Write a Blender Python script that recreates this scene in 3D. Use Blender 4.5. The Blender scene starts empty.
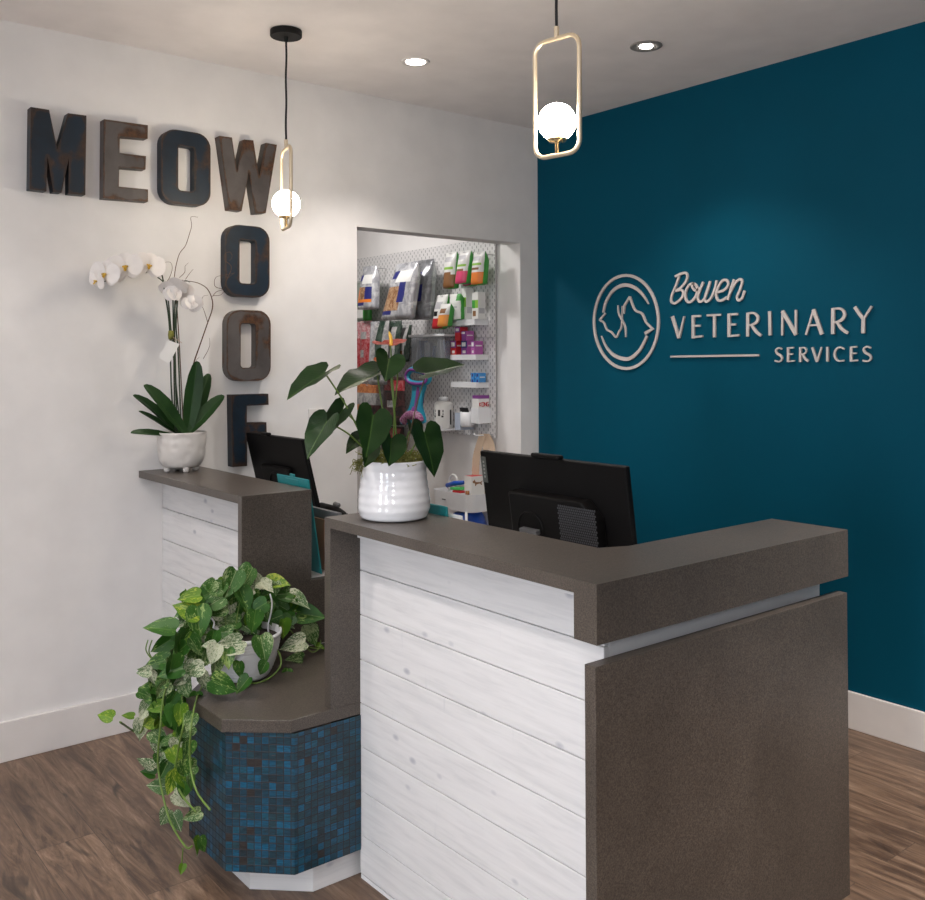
import bpy, bmesh, math, random
from mathutils.geometry import tessellate_polygon
from mathutils import Vector, Matrix, noise
random.seed(7)
sc = bpy.context.scene
COL = sc.collection
PI = math.pi
WORLD, DAY, EXE, BACK, EXPO, FLASH, GL, DL, UP = .3, 55, 58, 17, .18, 42, 56, 38, 160

# ------------------------------------------------------------------ camera
FPX, CYP, YAW, PIT, ROL = 945.2, 343.88, 0.6764, -0.01725, -0.00326
CAM = Vector((-3.6522, -3.8705, 1.5))
_f = Vector((math.sin(YAW)*math.cos(PIT), math.cos(YAW)*math.cos(PIT), -math.sin(PIT)))
_r0 = Vector((math.cos(YAW), -math.sin(YAW), 0)); _u0 = _r0.cross(_f)
_r = _r0*math.cos(ROL) + _u0*math.sin(ROL); _u = -_r0*math.sin(ROL) + _u0*math.cos(ROL)
cd = bpy.data.cameras.new('camera'); cam = bpy.data.objects.new('camera', cd); COL.objects.link(cam)
M = Matrix((( _r.x, _u.x, -_f.x, CAM.x), (_r.y, _u.y, -_f.y, CAM.y), (_r.z, _u.z, -_f.z, CAM.z), (0, 0, 0, 1)))
cam.matrix_world = M
cd.sensor_width = 36; cd.lens = FPX/925*36; cd.shift_y = -(450-CYP)/925; cd.clip_start = .05
sc.camera = cam
def at(px, py, ax, val):
    """measure: where the sight line of a photo pixel meets the plane ax = val"""
    d = _f + _r*((px-462.5)/FPX) - _u*((py-CYP)/FPX)
    i = 'xyz'.index(ax); t = (val-CAM[i])/d[i]
    return CAM + d*t

# ------------------------------------------------------------------ materials
def new_mat(name):
    m = bpy.data.materials.new(name); m.use_nodes = True
    nt = m.node_tree; b = nt.nodes['Principled BSDF']
    return m, nt, b
def node(nt, kind, **kw):
    n = nt.nodes.new(kind)
    for k, v in kw.items():
        if k in n.inputs.keys() if isinstance(k, str) else False: n.inputs[k].default_value = v
        else: setattr(n, k, v)
    return n
def simple(name, col, rough=.5, metal=0, bump=0, bscale=80, coat=0, spec=None, trans=0, emit=None, estr=0, vary=0, vscale=6):
    m, nt, b = new_mat(name)
    b.inputs['Base Color'].default_value = (*col, 1); b.inputs['Roughness'].default_value = rough; b.inputs['Metallic'].default_value = metal
    if coat: b.inputs['Coat Weight'].default_value = coat; b.inputs['Coat Roughness'].default_value = .05
    if spec is not None: b.inputs['Specular IOR Level'].default_value = spec
    if trans: b.inputs['Transmission Weight'].default_value = trans
    if emit: b.inputs['Emission Color'].default_value = (*emit, 1); b.inputs['Emission Strength'].default_value = estr
    tc = node(nt, 'ShaderNodeTexCoord')
    n = node(nt, 'ShaderNodeTexNoise'); n.inputs['Scale'].default_value = vscale; n.inputs['Detail'].default_value = 4
    nt.links.new(tc.outputs['Object'], n.inputs['Vector'])
    mx = node(nt, 'ShaderNodeMix', data_type='RGBA', blend_type='MULTIPLY'); mx.inputs[0].default_value = 1
    v = vary if vary else .04
    cr = node(nt, 'ShaderNodeMapRange'); cr.inputs['To Min'].default_value = 1-v; cr.inputs['To Max'].default_value = 1+v
    cr.inputs['From Min'].default_value = .3; cr.inputs['From Max'].default_value = .7
    nt.links.new(n.outputs['Fac'], cr.inputs['Value']); mx.inputs['A'].default_value = (*col, 1)
    nt.links.new(cr.outputs['Result'], mx.inputs['B']); nt.links.new(mx.outputs['Result'], b.inputs['Base Color'])
    if bump:
        n2 = node(nt, 'ShaderNodeTexNoise'); n2.inputs['Scale'].default_value = bscale; n2.inputs['Detail'].default_value = 3
        nt.links.new(tc.outputs['Object'], n2.inputs['Vector'])
        bp = node(nt, 'ShaderNodeBump'); bp.inputs['Strength'].default_value = bump; bp.inputs['Distance'].default_value = .002
        nt.links.new(n2.outputs['Fac'], bp.inputs['Height']); nt.links.new(bp.outputs['Normal'], b.inputs['Normal'])
    return m
def ramp(nt, stops, interp='LINEAR'):
    r = node(nt, 'ShaderNodeValToRGB'); cr = r.color_ramp; cr.interpolation = interp
    while len(cr.elements) < len(stops): cr.elements.new(.5)
    for e, (p, c) in zip(cr.elements, stops): e.position = p; e.color = (*c, 1)
    return r
def tex_noise(nt, vec, scale, detail=4, dist=0, rough=.5):
    n = node(nt, 'ShaderNodeTexNoise'); n.inputs['Scale'].default_value = scale; n.inputs['Detail'].default_value = detail
    n.inputs['Distortion'].default_value = dist; n.inputs['Roughness'].default_value = rough
    nt.links.new(vec, n.inputs['Vector']); return n
def mapping(nt, scale, out='Object', rot=(0, 0, 0)):
    tc = node(nt, 'ShaderNodeTexCoord'); mp = node(nt, 'ShaderNodeMapping')
    mp.inputs['Scale'].default_value = scale; mp.inputs['Rotation'].default_value = rot
    nt.links.new(tc.outputs[out], mp.inputs['Vector']); return mp.outputs['Vector']
def mixc(nt, fac, a, b, blend='MIX'):
    m = node(nt, 'ShaderNodeMix', data_type='RGBA', blend_type=blend)
    for sock, v in ((0, fac), ('A', a), ('B', b)):
        s = m.inputs[sock]
        if hasattr(v, 'is_linked'): nt.links.new(v, s)
        elif isinstance(v, (int, float)): s.default_value = v
        else: s.default_value = (*v, 1)
    return m.outputs['Result']

def mat_quartz():
    m, nt, b = new_mat('quartz'); v = mapping(nt, (1, 1, 1))
    big = tex_noise(nt, v, 3.2, 5, .6); fine = tex_noise(nt, v, 330, 2)
    r1 = ramp(nt, [(.35, (.060, .050, .0425)), (.65, (.082, .0685, .058))]); nt.links.new(big.outputs['Fac'], r1.inputs['Fac'])
    r2 = ramp(nt, [(.3, (.5, .5, .5)), (.7, (1.6, 1.58, 1.54))]); nt.links.new(fine.outputs['Fac'], r2.inputs['Fac'])
    nt.links.new(mixc(nt, 1.0, r1.outputs['Color'], r2.outputs['Color'], 'MULTIPLY'), b.inputs['Base Color'])
    b.inputs['Roughness'].default_value = .34
    bp = node(nt, 'ShaderNodeBump'); bp.inputs['Strength'].default_value = .12; bp.inputs['Distance'].default_value = .001
    nt.links.new(fine.outputs['Fac'], bp.inputs['Height']); nt.links.new(bp.outputs['Normal'], b.inputs['Normal'])
    return m
def mat_whitewash():
    m, nt, b = new_mat('whitewashed_pine')
    uvm = mapping(nt, (1, 1, 1), 'UV')
    st = node(nt, 'ShaderNodeMapping'); st.inputs['Scale'].default_value = (2.2, 26, 1); nt.links.new(uvm, st.inputs['Vector'])
    g = tex_noise(nt, st.outputs['Vector'], 2.2, 6, .35, .6)
    r1 = ramp(nt, [(.25, (.60, .60, .61)), (.5, (.70, .695, .70)), (.8, (.76, .755, .76))]); nt.links.new(g.outputs['Fac'], r1.inputs['Fac'])
    # knots: sparse dark bluish ovals
    st2 = node(nt, 'ShaderNodeMapping'); st2.inputs['Scale'].default_value = (4.2, 7.5, 1); nt.links.new(uvm, st2.inputs['Vector'])
    vo = node(nt, 'ShaderNodeTexVoronoi'); vo.inputs['Scale'].default_value = 1.6; nt.links.new(st2.outputs['Vector'], vo.inputs['Vector'])
    k = ramp(nt, [(.0, (1, 1, 1)), (.06, (.75, .75, .75)), (.13, (0, 0, 0))]); nt.links.new(vo.outputs['Distance'], k.inputs['Fac'])
    c = mixc(nt, k.outputs['Color'], r1.outputs['Color'], (.40, .41, .46))
    # a few vertical feather marks
    st3 = node(nt, 'ShaderNodeMapping'); st3.inputs['Scale'].default_value = (26, 4.5, 1); nt.links.new(uvm, st3.inputs['Vector'])
    fn = tex_noise(nt, st3.outputs['Vector'], 1.0, 2, .4)
    fr = ramp(nt, [(.70, (0, 0, 0)), (.80, (.4, .4, .4))]); nt.links.new(fn.outputs['Fac'], fr.inputs['Fac'])
    c = mixc(nt, fr.outputs['Color'], c, (.50, .51, .55))
    nt.links.new(c, b.inputs['Base Color']); b.inputs['Roughness'].default_value = .5
    bp = node(nt, 'ShaderNodeBump'); bp.inputs['Strength'].default_value = .25; bp.inputs['Distance'].default_value = .001
    nt.links.new(g.outputs['Fac'], bp.inputs['Height']); nt.links.new(bp.outputs['Normal'], b.inputs['Normal'])
    return m
def mat_floor():
    m, nt, b = new_mat('vinyl_plank')
    tc = node(nt, 'ShaderNodeTexCoord'); mp = node(nt, 'ShaderNodeMapping'); mp.inputs['Rotation'].default_value = (0, 0, PI/2)
    nt.links.new(tc.outputs['Object'], mp.inputs['Vector']); v = mp.outputs['Vector']     # x' along y
    br = node(nt, 'ShaderNodeTexBrick'); br.offset = .37; br.inputs['Scale'].default_value = 1; br.inputs['Brick Width'].default_value = 1.22
    br.inputs['Row Height'].default_value = .178; br.inputs['Mortar Size'].default_value = .0014; br.inputs['Mortar Smooth'].default_value = .1
    br.inputs['Color1'].default_value = (0, 0, 0, 1); br.inputs['Color2'].default_value = (1, 1, 1, 1); br.inputs['Mortar'].default_value = (.5, .5, .5, 1)
    nt.links.new(v, br.inputs['Vector'])
    bw = node(nt, 'ShaderNodeRGBToBW'); nt.links.new(br.outputs['Color'], bw.inputs['Color'])
    off = node(nt, 'ShaderNodeVectorMath', operation='MULTIPLY_ADD'); cx = node(nt, 'ShaderNodeCombineXYZ')
    nt.links.new(bw.outputs['Val'], cx.inputs['X']); nt.links.new(bw.outputs['Val'], cx.inputs['Y'])
    off.inputs[1].default_value = (7, 13, 0); nt.links.new(cx.outputs['Vector'], off.inputs[0]); nt.links.new(v, off.inputs[2])
    s = node(nt, 'ShaderNodeMapping'); s.inputs['Scale'].default_value = (1.6, 13, 1); nt.links.new(off.outputs['Vector'], s.inputs['Vector'])
    g = tex_noise(nt, s.outputs['Vector'], 2.0, 12, .9, .72)
    r1 = ramp(nt, [(.26, (.034, .020, .013)), (.42, (.100, .062, .041)), (.54, (.180, .119, .079)), (.70, (.32, .228, .162))])
    nt.links.new(g.outputs['Fac'], r1.inputs['Fac'])
    r2 = ramp(nt, [(0, (.78, .74, .72)), (1, (1.18, 1.14, 1.1))]); nt.links.new(bw.outputs['Val'], r2.inputs['Fac'])
    c = mixc(nt, 1.0, r1.outputs['Color'], r2.outputs['Color'], 'MULTIPLY')
    s2 = node(nt, 'ShaderNodeMapping'); s2.inputs['Scale'].default_value = (3.2, 14, 1); nt.links.new(off.outputs['Vector'], s2.inputs['Vector'])
    kn = tex_noise(nt, s2.outputs['Vector'], 1.1, 3, 1.0); kr = ramp(nt, [(.62, (0, 0, 0)), (.74, (.85, .85, .85))]); nt.links.new(kn.outputs['Fac'], kr.inputs['Fac'])
    c = mixc(nt, kr.outputs['Color'], c, (.022, .014, .010))
    mf = node(nt, 'ShaderNodeMath', operation='MULTIPLY'); mf.inputs[1].default_value = .6; nt.links.new(br.outputs['Fac'], mf.inputs[0])
    c = mixc(nt, mf.outputs[0], c, (.03, .02, .015))
    nt.links.new(c, b.inputs['Base Color']); b.inputs['Roughness'].default_value = .42
    bp = node(nt, 'ShaderNodeBump'); bp.inputs['Strength'].default_value = .25; bp.inputs['Distance'].default_value = .002
    nt.links.new(g.outputs['Fac'], bp.inputs['Height']); nt.links.new(bp.outputs['Normal'], b.inputs['Normal'])
    return m
def mat_mosaic():
    m, nt, b = new_mat('glass_mosaic'); v = mapping(nt, (1/.0208, 1/.0208, 1), 'UV')
    fl = node(nt, 'ShaderNodeVectorMath', operation='FLOOR'); nt.links.new(v, fl.inputs[0])
    wn = node(nt, 'ShaderNodeTexWhiteNoise', noise_dimensions='2D'); nt.links.new(fl.outputs['Vector'], wn.inputs['Vector'])
    r = ramp(nt, [(0, (.002, .036, .062)), (.20, (.008, .024, .034)), (.32, (.0008, .058, .108)), (.50, (.004, .030, .046)), (.66, (.0005, .072, .138)),
                  (.76, (.006, .036, .050)), (.88, (.002, .060, .098)), (.97, (.022, .018, .016))], 'CONSTANT')
    nt.links.new(wn.outputs['Value'], r.inputs['Fac'])
    s = node(nt, 'ShaderNodeMapping'); s.inputs['Scale'].default_value = (.5, 3.2, 1)
    ad = node(nt, 'ShaderNodeVectorMath', operation='ADD'); nt.links.new(v, ad.inputs[0]); nt.links.new(wn.outputs['Color'], ad.inputs[1])
    nt.links.new(ad.outputs['Vector'], s.inputs['Vector']); g = tex_noise(nt, s.outputs['Vector'], 1.5, 3, .8)
    gr = ramp(nt, [(.3, (.55, .55, .55)), (.65, (1.35, 1.35, 1.4))]); nt.links.new(g.outputs['Fac'], gr.inputs['Fac'])
    c = mixc(nt, 1.0, r.outputs['Color'], gr.outputs['Color'], 'MULTIPLY')
    cp = ramp(nt, [(.72, (0, 0, 0)), (.78, (.6, .6, .6))]); nt.links.new(g.outputs['Fac'], cp.inputs['Fac'])
    c = mixc(nt, cp.outputs['Color'], c, (.16, .075, .05))
    fr = node(nt, 'ShaderNodeVectorMath', operation='FRACTION'); nt.links.new(v, fr.inputs[0])
    sp = node(nt, 'ShaderNodeSeparateXYZ'); nt.links.new(fr.outputs['Vector'], sp.inputs[0])
    gs = []
    for ax in 'XY':
        a = node(nt, 'ShaderNodeMath', operation='SUBTRACT'); a.inputs[1].default_value = .5; nt.links.new(sp.outputs[ax], a.inputs[0])
        a2 = node(nt, 'ShaderNodeMath', operation='ABSOLUTE'); nt.links.new(a.outputs[0], a2.inputs[0]); gs.append(a2.outputs[0])
    mxx = node(nt, 'ShaderNodeMath', operation='MAXIMUM'); nt.links.new(gs[0], mxx.inputs[0]); nt.links.new(gs[1], mxx.inputs[1])
    gt = node(nt, 'ShaderNodeMath', operation='GREATER_THAN'); gt.inputs[1].default_value = .445; nt.links.new(mxx.outputs[0], gt.inputs[0])
    c = mixc(nt, gt.outputs[0], c, (.028, .022, .024))
    nt.links.new(c, b.inputs['Base Color'])
    rr = node(nt, 'ShaderNodeMapRange'); rr.inputs['To Min'].default_value = .3; rr.inputs['To Max'].default_value = .8
    nt.links.new(gt.outputs[0], rr.inputs['Value']); nt.links.new(rr.outputs['Result'], b.inputs['Roughness'])
    iv = node(nt, 'ShaderNodeMath', operation='SUBTRACT'); iv.inputs[0].default_value = 1; nt.links.new(gt.outputs[0], iv.inputs[1])
    bp = node(nt, 'ShaderNodeBump'); bp.inputs['Strength'].default_value = .5; bp.inputs['Distance'].default_value = .001
    nt.links.new(iv.outputs[0], bp.inputs['Height']); nt.links.new(bp.outputs['Normal'], b.inputs['Normal'])
    return m
def mat_patina(name, base, base2, edge=(.055, .026, .013), seed=0, th=.56):
    m, nt, b = new_mat(name)
    tc = node(nt, 'ShaderNodeTexCoord'); mp = node(nt, 'ShaderNodeMapping'); mp.inputs['Location'].default_value = (seed, seed*2.3, seed*1.7)
    nt.links.new(tc.outputs['Object'], mp.inputs['Vector']); v = mp.outputs['Vector']
    n1 = tex_noise(nt, v, 7, 6, .5, .6); n2 = tex_noise(nt, v, 70, 4, 0, .7)
    a = ramp(nt, [(.35, base), (.65, base2)]); nt.links.new(n1.outputs['Fac'], a.inputs['Fac'])
    n3 = tex_noise(nt, v, 9, 3.5, .2, .55); rr = ramp(nt, [(th, (0, 0, 0)), (th+.10, (1, 1, 1))]); nt.links.new(n3.outputs['Fac'], rr.inputs['Fac'])
    rc = ramp(nt, [(.35, (edge[0]*.6, edge[1]*.6, edge[2]*.6)), (.7, (edge[0]*2.2, edge[1]*2.1, edge[2]*1.9))]); nt.links.new(n2.outputs['Fac'], rc.inputs['Fac'])
    c = mixc(nt, rr.outputs['Color'], a.outputs['Color'], rc.outputs['Color'])
    # rust creeping along worn edges
    at_ = node(nt, 'ShaderNodeAttribute'); at_.attribute_name = 'edge'
    ea = node(nt, 'ShaderNodeMath', operation='MULTIPLY_ADD'); nt.links.new(n3.outputs['Fac'], ea.inputs[0]); ea.inputs[1].default_value = 1.2
    nt.links.new(at_.outputs['Fac'], ea.inputs[2]); er = ramp(nt, [(.98, (0, 0, 0)), (1.0, (.8, .8, .8))])
    es = node(nt, 'ShaderNodeMath', operation='MULTIPLY'); es.inputs[1].default_value = .73; nt.links.new(ea.outputs[0], es.inputs[0]); nt.links.new(es.outputs[0], er.inputs['Fac'])
    c = mixc(nt, er.outputs['Color'], c, rc.outputs['Color'])
    nt.links.new(c, b.inputs['Base Color']); b.inputs['Roughness'].default_value = .5; b.inputs['Metallic'].default_value = .1
    bp = node(nt, 'ShaderNodeBump'); bp.inputs['Strength'].default_value = .35; bp.inputs['Distance'].default_value = .002
    nt.links.new(n2.outputs['Fac'], bp.inputs['Height']); nt.links.new(bp.outputs['Normal'], b.inputs['Normal'])
    return m
def mat_leaf(name, dark, light, vein, rough=.42, varieg=None, vs=14, th=.55):
    """UV: x along the leaf, y across (0 = midrib)"""
    m, nt, b = new_mat(name); tc = node(nt, 'ShaderNodeTexCoord'); sp = node(nt, 'ShaderNodeSeparateXYZ'); nt.links.new(tc.outputs['UV'], sp.inputs[0])
    n1 = tex_noise(nt, tc.outputs['Object'], 11, 3); r = ramp(nt, [(.35, dark), (.65, light)]); nt.links.new(n1.outputs['Fac'], r.inputs['Fac']); c = r.outputs['Color']
    if varieg:
        sm = node(nt, 'ShaderNodeMapping'); sm.inputs['Scale'].default_value = (1, 2.6, 1); nt.links.new(tc.outputs['UV'], sm.inputs['Vector'])
        ad = node(nt, 'ShaderNodeVectorMath', operation='MULTIPLY_ADD'); ad.inputs[1].default_value = (.9, .9, .9)
        nt.links.new(tc.outputs['Object'], ad.inputs[0]); nt.links.new(sm.outputs['Vector'], ad.inputs[2])
        n2 = tex_noise(nt, ad.outputs['Vector'], vs*.25, 6, 1.2, .7); n3 = tex_noise(nt, tc.outputs['Object'], 9, 1)
        su = node(nt, 'ShaderNodeMath', operation='MULTIPLY_ADD'); su.inputs[1].default_value = .55
        nt.links.new(n3.outputs['Fac'], su.inputs[0]); nt.links.new(n2.outputs['Fac'], su.inputs[2])
        rr = ramp(nt, [(th, (0, 0, 0)), (th+.04, (1, 1, 1))]); m2 = node(nt, 'ShaderNodeMath', operation='MULTIPLY'); m2.inputs[1].default_value = .7
        nt.links.new(su.outputs[0], m2.inputs[0]); nt.links.new(m2.outputs[0], rr.inputs['Fac'])
        c = mixc(nt, rr.outputs['Color'], c, varieg)
    ab = node(nt, 'ShaderNodeMath', operation='ABSOLUTE'); nt.links.new(sp.outputs['Y'], ab.inputs[0])
    lt = node(nt, 'ShaderNodeMath', operation='LESS_THAN'); lt.inputs[1].default_value = .018; nt.links.new(ab.outputs[0], lt.inputs[0])
    h = node(nt, 'ShaderNodeMath', operation='MULTIPLY'); h.inputs[1].default_value = .6; nt.links.new(lt.outputs[0], h.inputs[0])
    c = mixc(nt, h.outputs[0], c, vein)
    nt.links.new(c, b.inputs['Base Color']); b.inputs['Roughness'].default_value = rough; b.inputs['Specular IOR Level'].default_value = .22
    # side veins as relief
    wv = node(nt, 'ShaderNodeTexWave'); wv.inputs['Scale'].default_value = 4; wv.inputs['Distortion'].default_value = 1
    cb = node(nt, 'ShaderNodeCombineXYZ'); s1 = node(nt, 'ShaderNodeMath', operation='MULTIPLY_ADD'); s1.inputs[1].default_value = -.9
    nt.links.new(ab.outputs[0], s1.inputs[0]); nt.links.new(sp.outputs['X'], s1.inputs[2]); nt.links.new(s1.outputs[0], cb.inputs['X']); nt.links.new(cb.outputs['Vector'], wv.inputs['Vector'])
    bp = node(nt, 'ShaderNodeBump'); bp.inputs['Strength'].default_value = .10; bp.inputs['Distance'].default_value = .002
    nt.links.new(wv.outputs['Fac'], bp.inputs['Height']); nt.links.new(bp.outputs['Normal'], b.inputs['Normal'])
    return m

QUARTZ = mat_quartz(); PINE = mat_whitewash(); FLOOR = mat_floor(); MOSAIC = mat_mosaic()
WHITE_WALL = simple('white_wall_paint', (.76, .745, .735), .7, bump=.06, bscale=300)
CEIL = simple('ceiling_paint', (.84, .80, .785), .8, bump=.05, bscale=200)
TEAL = simple('teal_wall_paint', (.0005, .064, .108), .6, bump=.06, bscale=260, spec=.08, vary=.05, vscale=2)
TRIMW = simple('white_trim_paint', (.74, .71, .69), .4)
MELAM = simple('white_melamine', (.78, .78, .79), .35)
BRASS = simple('brushed_brass', (.78, .61, .36), .24, metal=.9)
BRASSM = simple('matt_champagne_metal', (.78, .66, .48), .32, metal=.75)
BLACKM = simple('black_metal', (.005, .005, .005), .5, spec=.2)
BLACKP = simple('black_plastic', (.005, .0045, .0045), .5, spec=.15)
BLACKG = simple('black_gloss_plastic', (.006, .006, .006), .18)
CORDM = simple('black_cord', (.006, .006, .008), .7)
NAVY = mat_patina('navy_patina', (.0015, .008, .017), (.002, .017, .036), (.030, .015, .009), 0, .54)
STEEL = mat_patina('grey_rust_patina', (.062, .054, .052), (.098, .087, .084), (.052, .022, .009), 3.1, .535)
SIGNM = simple('brushed_sign_metal', (.56, .51, .485), .5, metal=.1)
GLOBE = simple('opal_glass_lit', (1, .95, .88), .3, emit=(1, .87, .70), estr=GL)
LENS = simple('lit_led_lens', (1, 1, 1), .3, emit=(1, .93, .86), estr=30)
CERAM = simple('dimpled_white_ceramic', (.66, .63, .60), .5)
GLAZE = simple('glossy_white_glaze', (.80, .80, .82), .10, coat=.6)
PLASTW = simple('white_plastic', (.72, .73, .75), .35)
SOIL = simple('dark_potting_soil', (.022, .014, .010), .95, bump=1, bscale=120, vary=.4, vscale=90)
MOSS = simple('yellow_green_moss', (.17, .17, .035), .9, vary=.35, vscale=60)
ORLEAF = mat_leaf('orchid_leaf', (.010, .034, .008), (.018, .052, .012), (.03, .08, .02), .45)
ANLEAF = mat_leaf('anthurium_leaf', (.006, .022, .005), (.012, .037, .007), (.05, .10, .02), .38)
PO1 = mat_leaf('pothos_green', (.016, .070, .008), (.036, .115, .014), (.12, .20, .05), .36, (.26, .36, .11), 13, .62)
PO2 = mat_leaf('pothos_marbled', (.018, .075, .010), (.045, .12, .02), (.25, .32, .14), .4, (.33, .40, .20), 26, .585)
PO3 = mat_leaf('pothos_cream', (.04, .10, .03), (.08, .14, .05), (.45, .48, .32), .4, (.48, .50, .36), 30, .535)
PO4 = mat_leaf('pothos_lime', (.055, .14, .010), (.10, .20, .015), (.20, .28, .06), .35, (.30, .36, .05), 14, .6)
STEMG = simple('green_stem', (.12, .20, .035), .5, vary=.2, vscale=30)
STEMD = simple('dark_green_stem', (.015, .035, .010), .5)
TWIG = simple('brown_willow_twig', (.10, .050, .026), .8, vary=.3, vscale=60)
PETAL = simple('white_petal', (.84, .80, .77), .5, vary=.03)
LIP = simple('yellow_petal_lip', (.62, .40, .05), .5, vary=.4, vscale=120)
SPATHE = simple('red_spathe', (.30, .028, .012), .45, spec=.2, vary=.25, vscale=30)
SPATHO = simple('orange_spathe', (.55, .12, .03), .3)
SPADIX = simple('yellow_spadix', (.85, .50, .06), .5, bump=.5, bscale=300)
PAPER = simple('white_paper', (.78, .78, .77), .7)
TEALP = simple('teal_plastic', (.018, .20, .215), .35)
GREYP = simple('grey_plastic', (.11, .11, .115), .5)
LGREY = simple('light_grey_plastic', (.46, .46, .48), .45)
CHAIRF = simple('dark_grey_fabric', (.045, .045, .05), .85, bump=.5, bscale=400)
ALU = simple('aluminium', (.55, .55, .56), .35, metal=.9)
PEG = None
def C(name, r, g, b, rough=.4, metal=0, coat=0): return simple(name, (r, g, b), rough, metal=metal, coat=coat)
SILV = C('silver_foil', .42, .43, .46, .28, .35); SILVD = C('grey_foil', .22, .23, .25, .3, .3); FOODB = C('brown_food_print', .36, .20, .10)
NAVYP = C('navy_print', .02, .025, .16); ORNG = C('orange_print', .72, .20, .03); ORNGD = C('amber_print', .75, .30, .06); PWHT = C('white_print', .72, .72, .70); PGRN = C('green_print', .05, .32, .05)
PGRNL = C('lime_print', .25, .50, .06); PRED = C('red_print', .50, .02, .03); PPINK = C('pink_print', .65, .06, .16); PBRN = C('brown_print', .22, .10, .035); PMAG = C('dark_pink_print', .40, .02, .11)
PPUR = C('purple_print', .22, .05, .26); PLIL = C('magenta_print', .42, .10, .36); PBLU = C('blue_print', .05, .26, .60); PDGR = C('dark_green_print', .02, .07, .035); PBLK = C('black_print', .012, .012, .013)
BLUEP = C('blue_plastic', .01, .08, .45, .3); CYAN = C('turquoise_print', .02, .30, .45); TAN = C('beige_cotton', .55, .42, .31, .9)

# ------------------------------------------------------------------ mesh helpers
def BM(): return bmesh.new()
def tag(o, label=None, cat=None, group=None, kind=None):
    if label: o['label'] = label
    if cat: o['category'] = cat
    if group: o['group'] = group
    if kind: o['kind'] = kind
    return o
def thing(name, loc, label, cat, group=None):
    o = bpy.data.objects.new(name, None); COL.objects.link(o); o.location = loc; o.empty_display_size = .1
    return tag(o, label, cat, group)
WL = {}
def wloc(o): return Vector(WL.get(o.name, (0, 0, 0)))
def obj(name, bm, mats, parent=None, smooth=False, origin=None, bev=0, bseg=2, sub=0):
    bmesh.ops.recalc_face_normals(bm, faces=bm.faces)
    if parent is not None:
        org = pworld(parent)
    else:
        org = Vector(origin) if origin is not None else Vector((0, 0, 0))
    bmesh.ops.translate(bm, verts=bm.verts, vec=-org)
    me = bpy.data.meshes.new(name); bm.to_mesh(me); bm.free()
    for m in (mats if isinstance(mats, (list, tuple)) else [mats]): me.materials.append(m)
    if smooth:
        for p in me.polygons: p.use_smooth = True
    o = bpy.data.objects.new(name, me); COL.objects.link(o)
    if parent is not None: o.parent = parent
    else: o.location = org
    if bev:
        md = o.modifiers.new('bevel', 'BEVEL'); md.width = bev; md.segments = bseg; md.limit_method = 'ANGLE'; md.angle_limit = .6
        if smooth is False: 
            for p in me.polygons: p.use_smooth = False
    if sub:
        md = o.modifiers.new('sub', 'SUBSURF'); md.levels = sub; md.render_levels = sub
    return o
def pworld(o):
    v = Vector(o.location)
    while o.parent: o = o.parent; v += Vector(o.location)
    return v
def box(bm, x0, x1, y0, y1, z0, z1, mi=0):
    x0, x1 = sorted((x0, x1)); y0, y1 = sorted((y0, y1)); z0, z1 = sorted((z0, z1))
    vs = [bm.verts.new(p) for p in ((x0,y0,z0),(x1,y0,z0),(x1,y1,z0),(x0,y1,z0),(x0,y0,z1),(x1,y0,z1),(x1,y1,z1),(x0,y1,z1))]
    for f in ((0,3,2,1),(4,5,6,7),(0,1,5,4),(1,2,6,5),(2,3,7,6),(3,0,4,7)):
        bm.faces.new([vs[i] for i in f]).material_index = mi
    return vs
def obox(bm, c, ax, ay, az, mi=0):
    """box about centre c with half-axis vectors"""
    c = Vector(c); vs = []
    for sz in (-1, 1):
        for sx, sy in ((-1,-1),(1,-1),(1,1),(-1,1)): vs.append(bm.verts.new(c + ax*sx + ay*sy + az*sz))
    for f in ((0,3,2,1),(4,5,6,7),(0,1,5,4),(1,2,6,5),(2,3,7,6),(3,0,4,7)): bm.faces.new([vs[i] for i in f]).material_index = mi
def prism(bm, pts, off, mi=0):
    off = Vector(off); a = [bm.verts.new(p) for p in pts]; b = [bm.verts.new(Vector(p)+off) for p in pts]; n = len(pts)
    fs = [bm.faces.new(a), bm.faces.new(b[::-1])]
    for i in range(n): fs.append(bm.faces.new((a[i], b[i], b[(i+1) % n], a[(i+1) % n])))
    for f in fs: f.material_index = mi
    return fs
def ringprism(bm, outer, inner, off, mi=0):
    off = Vector(off); n = len(outer)
    A = [bm.verts.new(p) for p in outer]; B = [bm.verts.new(p) for p in inner]
    A2 = [bm.verts.new(Vector(p)+off) for p in outer]; B2 = [bm.verts.new(Vector(p)+off) for p in inner]
    for i in range(n):
        j = (i+1) % n
        for q in ((A[i],A[j],B[j],B[i]), (A2[i],B2[i],B2[j],A2[j]), (A[i],A2[i],A2[j],A[j]), (B[i],B[j],B2[j],B2[i])): bm.faces.new(q).material_index = mi
def catmull(pts, n=6, closed=False):
    P = [Vector(p) for p in pts]; out = []; m = len(P)
    if m < 3: return P
    rng = range(m if closed else m-1)
    for i in rng:
        g = (lambda k: P[k % m]) if closed else (lambda k: P[min(max(k, 0), m-1)])
        p0, p1, p2, p3 = g(i-1), g(i), g(i+1), g(i+2)
        for k in range(n):
            t = k/n
            out.append(.5*((2*p1)+(-p0+p2)*t+(2*p0-5*p1+4*p2-p3)*t*t+(-p0+3*p1-3*p2+p3)*t**3))
    if not closed: out.append(P[-1])
    return out
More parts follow.
